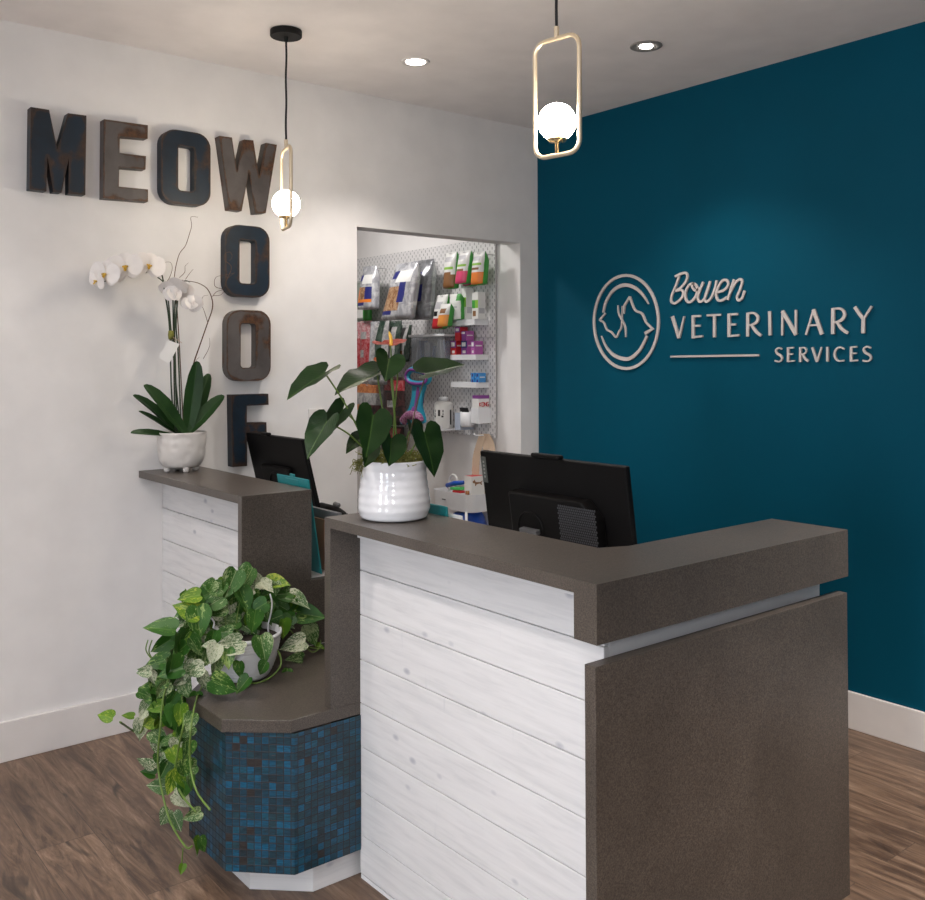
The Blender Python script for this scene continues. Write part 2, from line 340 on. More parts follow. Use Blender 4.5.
def tube(bm, pts, r, seg=8, closed=False, cap=True, mi=0):
    pts = [Vector(p) for p in pts]; n = len(pts); rr = r if isinstance(r, (list, tuple)) else [r]*n
    if len(rr) != n: rr = [rr[0] + (rr[-1]-rr[0])*i/(n-1) for i in range(n)]
    rings = []; prev = None
    for i, p in enumerate(pts):
        t = (pts[(i+1) % n]-pts[i-1]) if closed else (pts[min(i+1, n-1)]-pts[max(i-1, 0)])
        if t.length < 1e-9: t = Vector((0, 0, 1))
        t.normalize()
        if prev is None:
            a = Vector((0, 0, 1)) if abs(t.z) < .9 else Vector((1, 0, 0)); u = t.cross(a).normalized()
        else: u = (prev - t*prev.dot(t)).normalized()
        prev = u; w = t.cross(u)
        rings.append([bm.verts.new(p+(u*math.cos(2*PI*k/seg)+w*math.sin(2*PI*k/seg))*rr[i]) for k in range(seg)])
    for i in range(n if closed else n-1):
        a, b = rings[i], rings[(i+1) % n]
        for k in range(seg): bm.faces.new((a[k], a[(k+1) % seg], b[(k+1) % seg], b[k])).material_index = mi
    if cap and not closed:
        bm.faces.new(rings[0][::-1]).material_index = mi; bm.faces.new(rings[-1]).material_index = mi
def lathe(bm, prof, c, seg=40, mi=0, axis=None):
    c = Vector(c); rings = []
    for (r, z) in prof:
        if r < 1e-6: rings.append([bm.verts.new(c+Vector((0, 0, z)))])
        else: rings.append([bm.verts.new(c+Vector((r*math.cos(2*PI*k/seg), r*math.sin(2*PI*k/seg), z))) for k in range(seg)])
    for a, b in zip(rings, rings[1:]):
        for k in range(seg):
            k2 = (k+1) % seg
            q = [a[0]] if len(a) == 1 else [a[k], a[k2]]
            q += [b[0]] if len(b) == 1 else [b[k2], b[k]]
            if len(q) > 2: bm.faces.new(q).material_index = mi
    return rings
def sphere(bm, c, r, seg=24, sz=1, mi=0):
    lathe(bm, [(r*math.sin(PI*i/(seg//2)) if 0 < i < seg//2 else 0, -r*sz*math.cos(PI*i/(seg//2))) for i in range(seg//2+1)], c, seg, mi)
def set_uv(o, fn):
    me = o.data; uv = me.uv_layers.new(name='UVMap')
    for p in me.polygons:
        for li in p.loop_indices:
            uv.data[li].uv = fn(me.vertices[me.loops[li].vertex_index].co, p.normal)
def struct(name, bm, m, **k):
    o = obj(name, bm, m, **k); o['kind'] = 'structure'; return o

def union(name, bms, mat, parent, bev=.0015):
    objs = []
    for b_ in bms:
        bmesh.ops.recalc_face_normals(b_, faces=b_.faces); me = bpy.data.meshes.new('t'); b_.to_mesh(me); b_.free(); o = bpy.data.objects.new('t', me); COL.objects.link(o); objs.append(o)
    for o in objs[1:]:
        md = objs[0].modifiers.new('u', 'BOOLEAN'); md.operation = 'UNION'; md.solver = 'EXACT'; md.object = o
    dg = bpy.context.evaluated_depsgraph_get(); me = bpy.data.meshes.new_from_object(objs[0].evaluated_get(dg)); bm = bmesh.new(); bm.from_mesh(me)
    for o in objs: bpy.data.objects.remove(o)
    bmesh.ops.dissolve_limit(bm, angle_limit=.01, verts=bm.verts, edges=bm.edges)
    return obj(name, bm, mat, parent, bev=bev)
# ------------------------------------------------------------------ the room
H = 2.797; X0, Y0 = -6.4, -7.0; WT = .112; JX = -.134; OX0 = -1.197; OZ = 2.147
BX0, BY1 = -3.0, 3.0                                        # back room
bm = BM(); box(bm, X0-.2, .2, Y0-.2, BY1+.2, -.06, 0); struct('floor', bm, FLOOR)
bm = BM(); box(bm, X0-.2, .2, Y0-.2, BY1+.2, H, H+.08); struct('ceiling', bm, CEIL)
bm = BM()                                                   # white wall with the opening
box(bm, X0, OX0, 0, WT, 0, H); box(bm, JX, .12, 0, WT, 0, H); box(bm, OX0, JX, 0, WT, OZ, H)
struct('wall_back', bm, WHITE_WALL)
bm = BM(); box(bm, 0, .12, Y0, 0, 0, H); struct('wall_right', bm, TEAL)
bm = BM(); box(bm, X0-.12, .12, Y0-.12, Y0, 0, H); struct('wall_front', bm, WHITE_WALL)
# left wall with two tall windows
WINS = [(-4.6, -4.1), (-2.75, -2.35)]; WZ0, WZ1 = .5, 2.35
bm = BM(); box(bm, X0-.12, X0, Y0, -4.6, 0, H); box(bm, X0-.12, X0, -4.1, -2.75, 0, H); box(bm, X0-.12, X0, -2.35, WT, 0, H)
for a, b_ in WINS: box(bm, X0-.12, X0, a, b_, 0, WZ0); box(bm, X0-.12, X0, a, b_, WZ1, H)
struct('wall_left', bm, WHITE_WALL)
GLASS = simple('window_glass', (1, 1, 1), 0, trans=1, spec=.5)
for i, (a, b_) in enumerate(WINS):
    bm = BM(); y = X0-.08
    for (p, q, r, s) in ((a, a+.05, WZ0, WZ1), (b_-.05, b_, WZ0, WZ1), (a+.05, b_-.05, WZ0, WZ0+.05), (a+.05, b_-.05, WZ1-.05, WZ1)):
        box(bm, y-.03, y+.03, p, q, r, s)
    struct('window_%d' % (i+1), bm, TRIMW)
# back room shell
SX = -.118
bm = BM(); box(bm, SX, .12, WT, BY1, 0, H); struct('wall_back_room_right', bm, WHITE_WALL)
bm = BM(); box(bm, BX0, .12, BY1, BY1+.12, 0, H); struct('wall_back_room_far', bm, WHITE_WALL)
bm = BM(); box(bm, BX0-.12, BX0, WT, BY1, 0, H); struct('wall_back_room_left', bm, WHITE_WALL)
bm = BM(); box(bm, X0, OX0, -.015, 0, 0, .15); struct('baseboard_back', bm, TRIMW, bev=.003)
bm = BM(); box(bm, -.015, 0, Y0, -.015, 0, .15); struct('baseboard_right', bm, TRIMW, bev=.003)
bm = BM(); box(bm, JX, 0, -.015, 0, 0, .15); struct('baseboard_corner', bm, TRIMW, bev=.003)
bm = BM(); box(bm, SX-.015, SX, WT, BY1, 0, .12); struct('baseboard_back_room', bm, TRIMW, bev=.003)

# ------------------------------------------------------------------ desk, right section
XF, XP, YC, XE = -2.255, -2.155, -2.556, -1.297; HT, ST, HS = 1.05, .028, .928; YL0, YL1 = -1.525, -1.493
XI, YI = -1.98, -2.333; YB = -2.482; WS = .734
PZ = [1.017, .889, .760, .631, .505, .380, .253, .127, .014]
def cladding(name, x, ya, yb, ztops, parent, extra=None):
    """boards with V-grooves; uv runs along the board"""
    bm = BM(); uvs = {}; r = random.Random(len(name)+int(abs(ya)*10))
    L = bm.loops.layers.uv.new('UVMap')
    for k in range(len(ztops)-1):
        z1, z0 = ztops[k]-.0012, ztops[k+1]+.0012; n0 = len(bm.faces)
        box(bm, x, x+.016, ya, yb, z0, z1); bm.faces.ensure_lookup_table(); ou, ov = r.uniform(0, 40), r.uniform(0, 40)
        for f in list(bm.faces)[n0:]:
            for l in f.loops: l[L].uv = (l.vert.co.y + l.vert.co.x + ou, l.vert.co.z + ov)
    return obj(name, bm, PINE, parent, bev=.0012, bseg=1)
desk = thing('reception_desk', (-1.9, -2.1, 0), 'L-shaped reception desk section with whitewashed plank front, stone countertop and large grey end panel', 'reception desk')
cladding('plank_cladding', XP, YB, YL0+.001, PZ, desk)
bm = BM(); box(bm, XP+.018, XP+.034, YB+.012, YL0, 0, 1.016); obj('front_backing', bm, BLACKP, desk)
bm = BM(); box(bm, XP+.002, XP+.018, YB+.002, YL0, 0, .012); obj('toe_strip', bm, MELAM, desk)
bm = BM()
box(bm, XP+.0165, -1.312, YB, YB+.010, .10, 1.015); box(bm, -1.33, -1.312, YB+.010, YI-.02, .10, 1.015)
o = obj('end_body', bm, MELAM, desk)
bm = BM(); box(bm, XP+.03, -1.36, YB+.05, YB+.07, 0, .10); obj('toe_kick', bm, BLACKP, desk)
bm = BM(); box(bm, XP-.012, XP-.001, YL0-.004, YB-.0, .986, HT-ST-.001); box(bm, XP, XE+.03, YB-.045, YB-.001, 1.0, HT-ST-.001); obj('top_underlay', bm, MELAM, desk)
pts = [(XF, YL1), (XF, YC), (XE, YC), (XE, YI+.004), (-1.905, YI), (XI, YI+.03), (XI, YL1)]
B1 = BM(); prism(B1, [(x, y, HT) for x, y in pts], (0, 0, -ST))
B2 = BM(); prism(B2, [(x, y, HS) for x, y in ((XF, YC), (XE, YC), (XE, YI+.004), (XE-.028, YI+.004), (XE-.028, YC+.028), (XF+.028, YC+.028), (XF+.028, -2.492), (XF, -2.492))], (0, 0, HT-HS-.001))
B3 = BM(); box(B3, XF, XI, YL0, YL1, .5085, HT-.001)
union('countertop', [B1, B2, B3], QUARTZ, desk)
bm = BM(); box(bm, -2.26, -1.303, YC, YC+.030, .10, .886); obj('end_panel', bm, QUARTZ, desk, bev=.0015)
bm = BM(); box(bm, XP+.02, -1.34, YC+.031, YB-.001, .16, .80); obj('panel_standoff', bm, BLACKP, desk)
bm = BM(); box(bm, XI-.012, XI, YI+.04, YL1, WS, 1.02); box(bm, XI, -1.36, YI-.012, YI, WS, 1.02); obj('inner_lining', bm, MELAM, desk)
bm = BM(); box(bm, XI, -1.38, YI, YL1+.0, WS-.028, WS-.001); obj('work_surface', bm, MELAM, desk, bev=.001)
bm = BM(); box(bm, XI+.02, -1.42, YL1-.03, YL1-.012, 0, WS-.029); obj('support_panel', bm, MELAM, desk)

# ------------------------------------------------------------------ desk, left section
YE = -.956
dl = thing('reception_desk', (-1.9, -.5, 0), 'shorter reception desk section against the white wall, its stone counter carrying the orchid pot', 'reception desk')
cladding('plank_cladding', XP, YE+.0305, -.002, PZ, dl)
bm = BM(); box(bm, XP+.018, XP+.034, YE+.031, -.002, 0, 1.016); obj('front_backing', bm, BLACKP, dl)
bm = BM(); box(bm, XP-.012, XP-.001, YE+.031, -.004, .998, HT-ST-.001); obj('top_underlay', bm, MELAM, dl)
XR = -1.915
XL = -1.991; B1 = BM(); box(B1, XF, XL, YE, -.002, HT-ST, HT); B2 = BM(); prism(B2, [(XF, YE, .5085), (XR, YE, .5085), (XR, YE, WS), (XL, YE, WS), (XL, YE, HT-.001), (XF, YE, HT-.001)], (0, .03, 0)); union('countertop', [B1, B2], QUARTZ, dl)
bm = BM(); box(bm, XL-.012, XL, YE+.031, -.004, WS, 1.02); obj('inner_lining', bm, MELAM, dl)
bm = BM(); box(bm, XL, -1.38, YE+.031, -.004, WS-.028, WS-.001); box(bm, XR+.016, -1.38, YL1+.001, YE+.031, WS-.028, WS-.001); obj('work_surface', bm, MELAM, dl, bev=.001)
bm = BM(); box(bm, XR, XR+.015, YL1+.001, YE-.001, .02, WS-.001); obj('riser', bm, QUARTZ, dl)

# ------------------------------------------------------------------ tiled bench between them
BT = .508
be = thing('tiled_bench', (-2.2, -1.25, 0), 'low stone-topped display bench on a blue mosaic tile base between the desk sections', 'bench')
poly = [(XR, YL0-.0), (-2.384, YL0-.0), (-2.530, -1.397), (-2.530, -1.16), (-2.400, -1.03), (-2.262, -1.03), (-2.257, YE-.001), (XR, YE-.001)]
poly = [(XR, YL0-.0005), (-2.380, YL0-.0005), (-2.526, -1.397), (-2.526, -1.15), (-2.40, -1.02), (XP-.001, -1.02), (XP-.001, YE-.001), (XR, YE-.001)]
bm = BM(); prism(bm, [(x, y, BT) for x, y in poly], (0, 0, -.036)); obj('bench_top', bm, QUARTZ, be, bev=.0018)
tp = [(XP-.002, YL0-.006), (-2.372, YL0-.006), (-2.512, -1.393), (-2.512, -1.14), (-2.392, -1.025), (XP-.002, -1.025)]
bm = BM(); L = bm.loops.layers.uv.new('UVMap'); u = 0
for i in range(len(tp)-1):
    a, b_ = Vector((*tp[i], 0)), Vector((*tp[i+1], 0)); l = (b_-a).length
    vs = [bm.verts.new((a.x, a.y, .085)), bm.verts.new((b_.x, b_.y, .085)), bm.verts.new((b_.x, b_.y, BT-.0365)), bm.verts.new((a.x, a.y, BT-.0365))]
    f = bm.faces.new(vs)
    for lp, q in zip(f.loops, ((u, .085), (u+l, .085), (u+l, .4715), (u, .4715))): lp[L].uv = (q[0]+.003, q[1]-.0018)
    u += l
bm.faces.new([bm.verts.new((x, y, .085)) for x, y in tp])
obj('tiled_base', bm, MOSAIC, be)
kp = [(XP+.016, -1.500), (-2.297, -1.500), (-2.430, -1.375), (-2.430, -1.15), (-2.36, -1.05), (XP+.016, -1.05)]
bm = BM(); L = bm.loops.layers.uv.new('UVMap'); prism(bm, [(x, y, 0) for x, y in kp], (0, 0, .0848))
for f in bm.faces:
    for l in f.loops: l[L].uv = (l.vert.co.x+l.vert.co.y+5, l.vert.co.z+3)
obj('toe_kick', bm, PINE, be)

# ------------------------------------------------------------------ wall letters
def edge_attr(o, segs, wid=.012):
    """how near each point lies to the letter's outline (drives wear along edges)"""
def subdiv_front(bm, n):
    bmesh.ops.triangulate(bm, faces=[f for f in bm.faces if len(f.verts) > 4])
def letter(name, outlines, mat, label, t=.048, hole=None):
    """outlines: list of front outline points in the plane y=-t; hole: matching loop"""
    bm = BM()
    if hole: ringprism(bm, outlines, hole, (0, t-.001, 0)); loops = [outlines, hole]
    else:
        P_ = [Vector(p) for p in outlines]; off = Vector((0, t-.001, 0)); A_ = [bm.verts.new(p) for p in P_]; B_ = [bm.verts.new(p+off) for p in P_]
        for tri in tessellate_polygon([[Vector((p.x, p.z, 0)) for p in P_]]):
            bm.faces.new([A_[i] for i in tri]); bm.faces.new([B_[i] for i in tri[::-1]])
        for i in range(len(P_)): bm.faces.new((A_[i], B_[i], B_[(i+1) % len(P_)], A_[(i+1) % len(P_)]))
        loops = [outlines]
    for _ in range(3):
        bmesh.ops.subdivide_edges(bm, edges=[e for e in bm.edges if e.calc_length() > .022], cuts=1)
        bmesh.ops.triangulate(bm, faces=[f for f in bm.faces if len(f.verts) > 4])
    segs = []
    for lp in loops:
        for i in range(len(lp)): segs.append((Vector(lp[i]), Vector(lp[(i+1) % len(lp)])))
    lay = bm.verts.layers.float.new('edge')
    for v in bm.verts:
        d = 9
        for a, b_ in segs:
            ab = b_-a; tt = max(0, min(1, (v.co-a).dot(ab)/max(ab.length_squared, 1e-9))); d = min(d, (v.co-(a+ab*tt)).length)
        v[lay] = max(0, 1-d/.034)
    c = sum((Vector(p) for p in outlines), Vector())/len(outlines)
    o = obj(name, bm, mat, origin=(c.x, 0, c.z)); tag(o, label, 'letter', 'block letters on the white wall'); return o
TL = .05
def tr(pts, s, ox, oy): return [at(ox+x/s, oy+y/s, 'y', -TL) for x, y in pts]
letter('wall_letter', tr([(97,62),(262,88),(338,450),(432,118),(598,140),(588,855),(438,842),(440,525),(375,832),(300,828),(248,505),(238,820),(88,803)], 9, 20, 100), NAVY,
       'navy and rust metal letter M, leftmost in the row near the ceiling', TL)
letter('wall_letter', tr([(100,65),(412,108),(410,203),(212,185),(210,305),(398,328),(395,423),(208,408),(205,545),(413,565),(413,653),(95,627)], 7.115, 90, 110), STEEL,
       'grey rusted metal letter E, second in the top row', TL)
letter('wall_letter', tr([(130,97),(243,112),(288,418),(352,130),(435,138),(487,468),(548,160),(648,178),(547,793),(455,797),(395,420),(330,775),(222,760)], 9, 205, 125), STEEL,
       'grey rusted metal letter W where the two words cross', TL)
letter('wall_letter', tr([(157,140),(505,130),(508,235),(302,245),(302,405),(487,400),(490,505),(302,512),(305,815),(168,825)], 9.47, 215, 380), NAVY,
       'navy metal letter F at the bottom, partly behind the monitor', TL)
def rrect(x0, x1, z0, z1, r, y, n=7):
    out = []
    for cx, cz, a0 in ((x1-r, z1-r, 0), (x0+r, z1-r, 90), (x0+r, z0+r, 180), (x1-r, z0+r, 270)):
        for k in range(n): a = math.radians(a0+90*k/(n-1)); out.append(Vector((cx+r*math.cos(a), y, cz+r*math.sin(a))))
    return out
def oletter(px, py, hx, hy, mat, label):
    """px,py: photo extent of the face; hx,hy of the hole"""
    a = at(px[0], (py[0]+py[1])/2, 'y', -TL).x; b_ = at(px[1], (py[0]+py[1])/2, 'y', -TL).x; mx = (px[0]+px[1])/2
    z1 = at(mx, py[0], 'y', -TL).z; z0 = at(mx, py[1], 'y', -TL).z
    c = at(hx[0], (hy[0]+hy[1])/2, 'y', -TL).x; d = at(hx[1], (hy[0]+hy[1])/2, 'y', -TL).x; hm = (hx[0]+hx[1])/2
    h1 = at(hm, hy[0], 'y', -TL).z; h0 = at(hm, hy[1], 'y', -TL).z
    letter('wall_letter', rrect(a, b_, z0, z1, .062, -TL), mat, label, TL, rrect(c, d, h0, h1, .014, -TL))
s = 7.115; oletter((90+508/s, 90+858/s), (110+150/s, 110+675/s), (90+628/s, 90+745/s), (110+258/s, 110+577/s), NAVY, 'navy metal letter O in the top row, between E and W')
s = 5.3; oletter((210+82/s, 210+316/s), (220+30/s, 220+408/s), (210+157/s, 210+243/s), (220+106/s, 220+337/s), NAVY, 'navy metal letter O directly under the W, behind curly twigs')
oletter((210+90/s, 210+322/s), (220+478/s, 220+853/s), (210+163/s, 210+245/s), (220+548/s, 220+783/s), STEEL, 'grey rusted metal letter O above the F')

# ------------------------------------------------------------------ sign on the teal wall
SK = [0]
def stroke(bm, pts, w, x=-.002, t=.008, closed=False, smooth=True, n=5):
    P = [Vector((0, p[0], p[1])) for p in pts]; SK[0] += 1; t = t + .0004*(SK[0] % 4)
    W = [a*.97 for a in w] if isinstance(w, (list, tuple)) else [w*.97]*len(P)
    if smooth and len(P) > 2:
        Q = [Vector((W[i], P[i].y, P[i].z)) for i in range(len(P))]; Q = catmull(Q, n, closed); W = [q.x for q in Q]; P = [Vector((0, q.y, q.z)) for q in Q]
    m = len(P); Lf, Rt = [], []
    for i in range(m):
        t0 = (P[i]-P[i-1]) if (i or closed) else (P[1]-P[0]); t1 = (P[(i+1) % m]-P[i]) if (i < m-1 or closed) else (P[-1]-P[-2])
        tt = (t0.normalized()+t1.normalized()).normalized(); nn = Vector((0, -tt.z, tt.y)); c = max(.55, nn.dot(Vector((0, -t1.normalized().z, t1.normalized().y))))
        Lf.append(P[i]+nn*W[i]/2/c); Rt.append(P[i]-nn*W[i]/2/c)
    off = Vector((x, 0, 0)); of2 = Vector((x-t, 0, 0))
    a = [bm.verts.new(p+of2) for p in Lf]; b_ = [bm.verts.new(p+of2) for p in Rt]; c = [bm.verts.new(p+off) for p in Lf]; d = [bm.verts.new(p+off) for p in Rt]
    for i in range(m if closed else m-1):
        j = (i+1) % m
        for q in ((a[i],a[j],b_[j],b_[i]), (c[i],d[i],d[j],c[j]), (a[i],c[i],c[j],a[j]), (b_[i],b_[j],d[j],d[i])): bm.faces.new(q)
    if not closed:
        bm.faces.new((a[0], b_[0], d[0], c[0])); bm.faces.new((a[-1], c[-1], d[-1], b_[-1]))
sign = thing('wall_sign', (0, -1.2, 1.7), 'raised metal Bowen Veterinary Services sign with round cat and dog emblem, on the teal wall', 'sign')
def sp(pts, s, ox, oy): return [(lambda v: (v.y, v.z))(at(ox+x/s, oy+y/s, 'x', -.012)) for x, y in pts]
def signpart(name, strokes, s, ox, oy, label=None):
    bm = BM()
    for st in strokes:
        pts, w = st[0], st[1]; sm = st[2] if len(st) > 2 else True
        stroke(bm, sp(pts, s, ox, oy), w, smooth=sm)
    o = obj(name, bm, SIGNM, sign)
    if label: o['label'] = label
K = .0128
A1 = (8.18, 660, 265); A2 = (7.708, 760, 290); A3 = (7.83, 580, 265)
ring = sp([(357+252*math.cos(2*PI*k/48), 446+365*math.sin(2*PI*k/48)) for k in range(48)], *A3)
bm = BM(); stroke(bm, ring, .0145, closed=True, smooth=False); obj('emblem_ring', bm, SIGNM, sign)
signpart('emblem_arc', [([(178,372),(198,290),(248,208),(308,166),(368,158),(432,182),(490,237),(532,305)], [.012,.014,.016,.018,.018,.016,.012,.005])], *A3)
signpart('emblem_arc', [([(163,555),(200,640),(260,705),(340,735),(400,725),(460,670),(500,600),(520,556)], [.004,.011,.016,.019,.018,.016,.014,.013])], *A3)
signpart('dog_outline', [([(193,378),(158,420),(152,432),(182,452),(205,505),(240,525),(278,565),(300,522),(318,492),(323,430),(325,320)], [.010,.010,.010,.009,.009,.009,.009,.009,.008,.008,.003]),
                         ([(292,315),(298,380),(325,432),(350,490),(353,565)], [.004,.008,.010,.009,.006])], *A3)
signpart('cat_outline', [([(338,382),(342,320),(385,248)], [.006,.012,.011], False), ([(385,248),(425,350),(480,380),(512,450)], [.011,.010,.011,.010]), ([(512,450),(562,500),(503,537)], [.010,.012,.018], False)], *A3)
W_ = .0115
signpart('script_letter', [([(118,95),(165,72),(205,65),(220,92),(208,135),(170,182),(125,212)], W_), ([(125,212),(165,203),(186,225),(172,272),(120,312),(88,298),(95,240),(125,170),(152,88)], W_)], *A1)
signpart('script_letter', [([(278,160),(262,150),(228,172),(202,235),(213,290),(245,302),(285,262),(302,205),(290,165),(268,152),(260,178),(285,208),(322,192)], W_)], *A1)
signpart('script_letter', [([(350,140),(322,205),(305,268),(320,300),(355,280),(388,200),(406,132)], W_), ([(406,132),(378,215),(360,275),(375,300),(412,270),(442,200),(460,125)], W_)], *A1)
signpart('script_letter', [([(468,222),(520,205),(553,165),(545,128),(512,125),(478,168),(455,235),(468,284),(500,290),(545,262)], W_)], *A1)
signpart('script_letter', [([(602,118),(575,200),(550,285)], W_, False), ([(562,240),(605,155),(648,116),(668,135),(650,200),(626,258),(636,288),(665,272),(688,210)], W_)], *A1)
T, Tn = .0150, .0095
signpart('letter', [([(96,420),(150,597)], [.017,.0165], False), ([(194,420),(152,597)], [.009,.011], False)], *A1)
signpart('letter', [([(267,412),(267,600)], T, False), ([(267,419),(330,416)], Tn, False), ([(267,499),(325,496)], Tn, False), ([(267,590),(345,582)], Tn, False)], *A1)
signpart('letter', [([(380,412),(495,407)], Tn, False), ([(440,412),(440,592)], T, False)], *A1)
signpart('letter', [([(560,397),(560,590)], T, False), ([(560,404),(633,401)], Tn, False), ([(560,488),(618,485)], Tn, False), ([(560,582),(645,574)], Tn, False)], *A1)
signpart('letter', [([(714,390),(713,585)], T, False), ([(714,397),(765,394),(797,428),(785,468),(745,490),(714,492)], [Tn,Tn,.013,.013,Tn,Tn]), ([(745,488),(778,540),(822,578)], [.012,.014,.011])], *A1)
signpart('letter', [([(70,163),(74,350)], T, False)], *A2)
signpart('letter', [([(170,158),(168,350)], .010, False), ([(168,162),(275,345)], .017, False), ([(274,153),(273,346)], .010, False)], *A2)
signpart('letter', [([(410,150),(350,346)], .009, False), ([(408,150),(474,342)], .017, False), ([(375,272),(445,270)], .008, False)], *A2)
signpart('letter', [([(560,140),(558,340)], T, False), ([(560,146),(618,144),(648,182),(632,224),(592,246),(560,248)], [Tn,Tn,.013,.013,Tn,Tn]), ([(590,246),(625,298),(674,332)], [.012,.014,.011])], *A2)
signpart('letter', [([(726,130),(793,225)], .0145, False), ([(857,125),(795,225)], .009, False), ([(793,215),(791,334)], T, False)], *A2)
t, tn = .0105, .0065
signpart('letter', [([(165,456),(140,446),(119,464),(130,490),(155,506),(166,530),(145,552),(110,545)], [tn,tn,.008,.010,.010,.008,tn,tn])], *A2)
signpart('letter', [([(214,442),(213,555)], t, False), ([(214,447),(257,444)], tn, False), ([(214,495),(250,493)], tn, False), ([(214,550),(264,545)], tn, False)], *A2)
signpart('letter', [([(308,441),(307,555)], t, False), ([(308,446),(340,446),(354,468),(340,490),(308,496)], tn), ([(325,495),(345,530),(368,549)], t)], *A2)
signpart('letter', [([(399,442),(436,553)], .011, False), ([(471,440),(437,553)], .007, False)], *A2)
signpart('letter', [([(516,438),(517,552)], t, False)], *A2)
signpart('letter', [([(645,455),(610,441),(578,465),(572,508),(597,545),(645,543)], [tn,tn,.009,.010,.008,tn])], *A2)
signpart('letter', [([(699,436),(698,552)], t, False), ([(699,441),(746,437)], tn, False), ([(699,489),(740,487)], tn, False), ([(699,547),(750,541)], tn, False)], *A2)
signpart('letter', [([(850,447),(820,436),(796,455),(808,482),(840,500),(851,525),(830,548),(788,544)], [tn,tn,.008,.010,.010,.008,tn,tn])], *A2)
signpart('underline', [([(670,356.6),(758.5,355.2)], .0095, False)], 1, 0, 0)

# ------------------------------------------------------------------ pendants and downlights
def light(name, kind, loc, energy, color, size=.05, rot=None, spot=None, blend=.5):
    ld_ = bpy.data.lights.new(name, kind); ld_.energy = energy; ld_.color = color
    if kind == 'AREA': ld_.size = size
    else: ld_.shadow_soft_size = size
    if spot: ld_.spot_size = spot; ld_.spot_blend = blend
    o = bpy.data.objects.new(name, ld_); COL.objects.link(o); o.location = loc
    if rot: o.rotation_euler = rot
    return o
def pendant(x, y, zg, ang, label, tp=.24):
    t = thing('pendant_light', (x, y, H), label, 'pendant light', 'globe pendants over the desk')
    bm = BM(); lathe(bm, [(0, H-.026), (.060, H-.026), (.062, H-.023), (.062, H-.001), (0, H-.001)], (x, y, 0), 40); obj('canopy', bm, BLACKM, t, smooth=False, bev=.002)
    bm = BM(); lathe(bm, [(0, H-.044), (.008, H-.044), (.010, H-.026)], (x, y, 0), 14); obj('cord_grip', bm, BLACKM, t, smooth=True)
    zt, zb = zg+tp, zg-.095; w = .078
    bm = BM(); n = 24; pts = [(x+.0018*math.sin(i*.55), y+.0015*math.sin(i*.5+1), H-.04+(zt+.03-H+.04)*i/n) for i in range(n+1)]
    pts[0] = (x, y, H-.04); pts[-1] = (x, y, zt+.03); tube(bm, pts, .0042, 8); obj('cord', bm, CORDM, t, smooth=True)
    d = Vector((math.cos(ang), math.sin(ang), 0)); r = .036; P = []
    for cx, cz, a0 in ((w-r, zt-r, 0), (-(w-r), zt-r, 90), (-(w-r), zb+r, 180), (w-r, zb+r, 270)):
        for k in range(7): a = math.radians(a0+15*k); P.append(Vector((x, y, cz+r*math.sin(a)))+d*(cx+r*math.cos(a)))
    bm = BM(); tube(bm, P, .0068, 12, closed=True); obj('frame', bm, BRASSM, t, smooth=True)
    bm = BM(); lathe(bm, [(0, zt+.003), (.0075, zt+.003), (.0075, zt+.034), (0, zt+.034)], (x, y, 0), 14); obj('ferrule', bm, BRASSM, t)
    bm = BM(); lathe(bm, [(0, zb+.004), (.006, zb+.004), (.006, zg-.058), (.024, zg-.056), (.028, zg-.050), (.028, zg-.046), (0, zg-.046)], (x, y, 0), 24); obj('lamp_holder', bm, BRASS, t, smooth=True)
    bm = BM(); sphere(bm, (x, y, zg), .0545, 36); obj('globe', bm, GLOBE, t, smooth=True)
pendant(-1.879, -.561, 2.114, math.radians(75.3), 'black corded globe pendant hanging beside the letter W, full canopy visible', .218)
pendant(-1.757, -1.944, 2.179, math.radians(-80.5), 'nearer globe pendant with gold frame hanging in front of the corner')
def downlight(x, y, energy, tilt=(0, 0), vis=True, label=None, spot=112, tone=(1, .92, .865)):
    t = thing('downlight', (x, y, H), label, 'ceiling light', 'recessed downlights')
    bm = BM(); lathe(bm, [(.043, H-.0005), (.062, H-.0005), (.063, H-.003), (.060, H-.006), (.045, H-.005), (.041, H-.001)] if tilt == (0, 0) else [(.030, H-.0005), (.066, H-.0005), (.067, H-.003), (.062, H-.006), (.050, H-.006), (.040, H-.002), (.0275, H-.002)], (x, y, 0), 40); obj('trim_ring', bm, C('satin_grey', .22, .21, .20, .5) if tilt != (0, 0) else TRIMW, t, smooth=True)
    rl = .040 if tilt == (0, 0) else .027; bm = BM(); lathe(bm, [(0, H-.0045), (rl, H-.0045), (rl, H-.001), (0, H-.001)], (x, y, 0), 32); obj('lens', bm, LENS, t)
    if energy: light('downlight_beam', 'SPOT', (x, y, H-.02), energy, tone, .04, (tilt[0], tilt[1], 0), math.radians(spot), .6)
downlight(-1.255, -.565, DL, spot=105, label='brighter recessed ceiling light above the white wall corner, glowing white')
downlight(-.625, -1.318, DL, (0, .0001), spot=105, label='recessed ceiling light with grey trim ring in front of the teal wall')

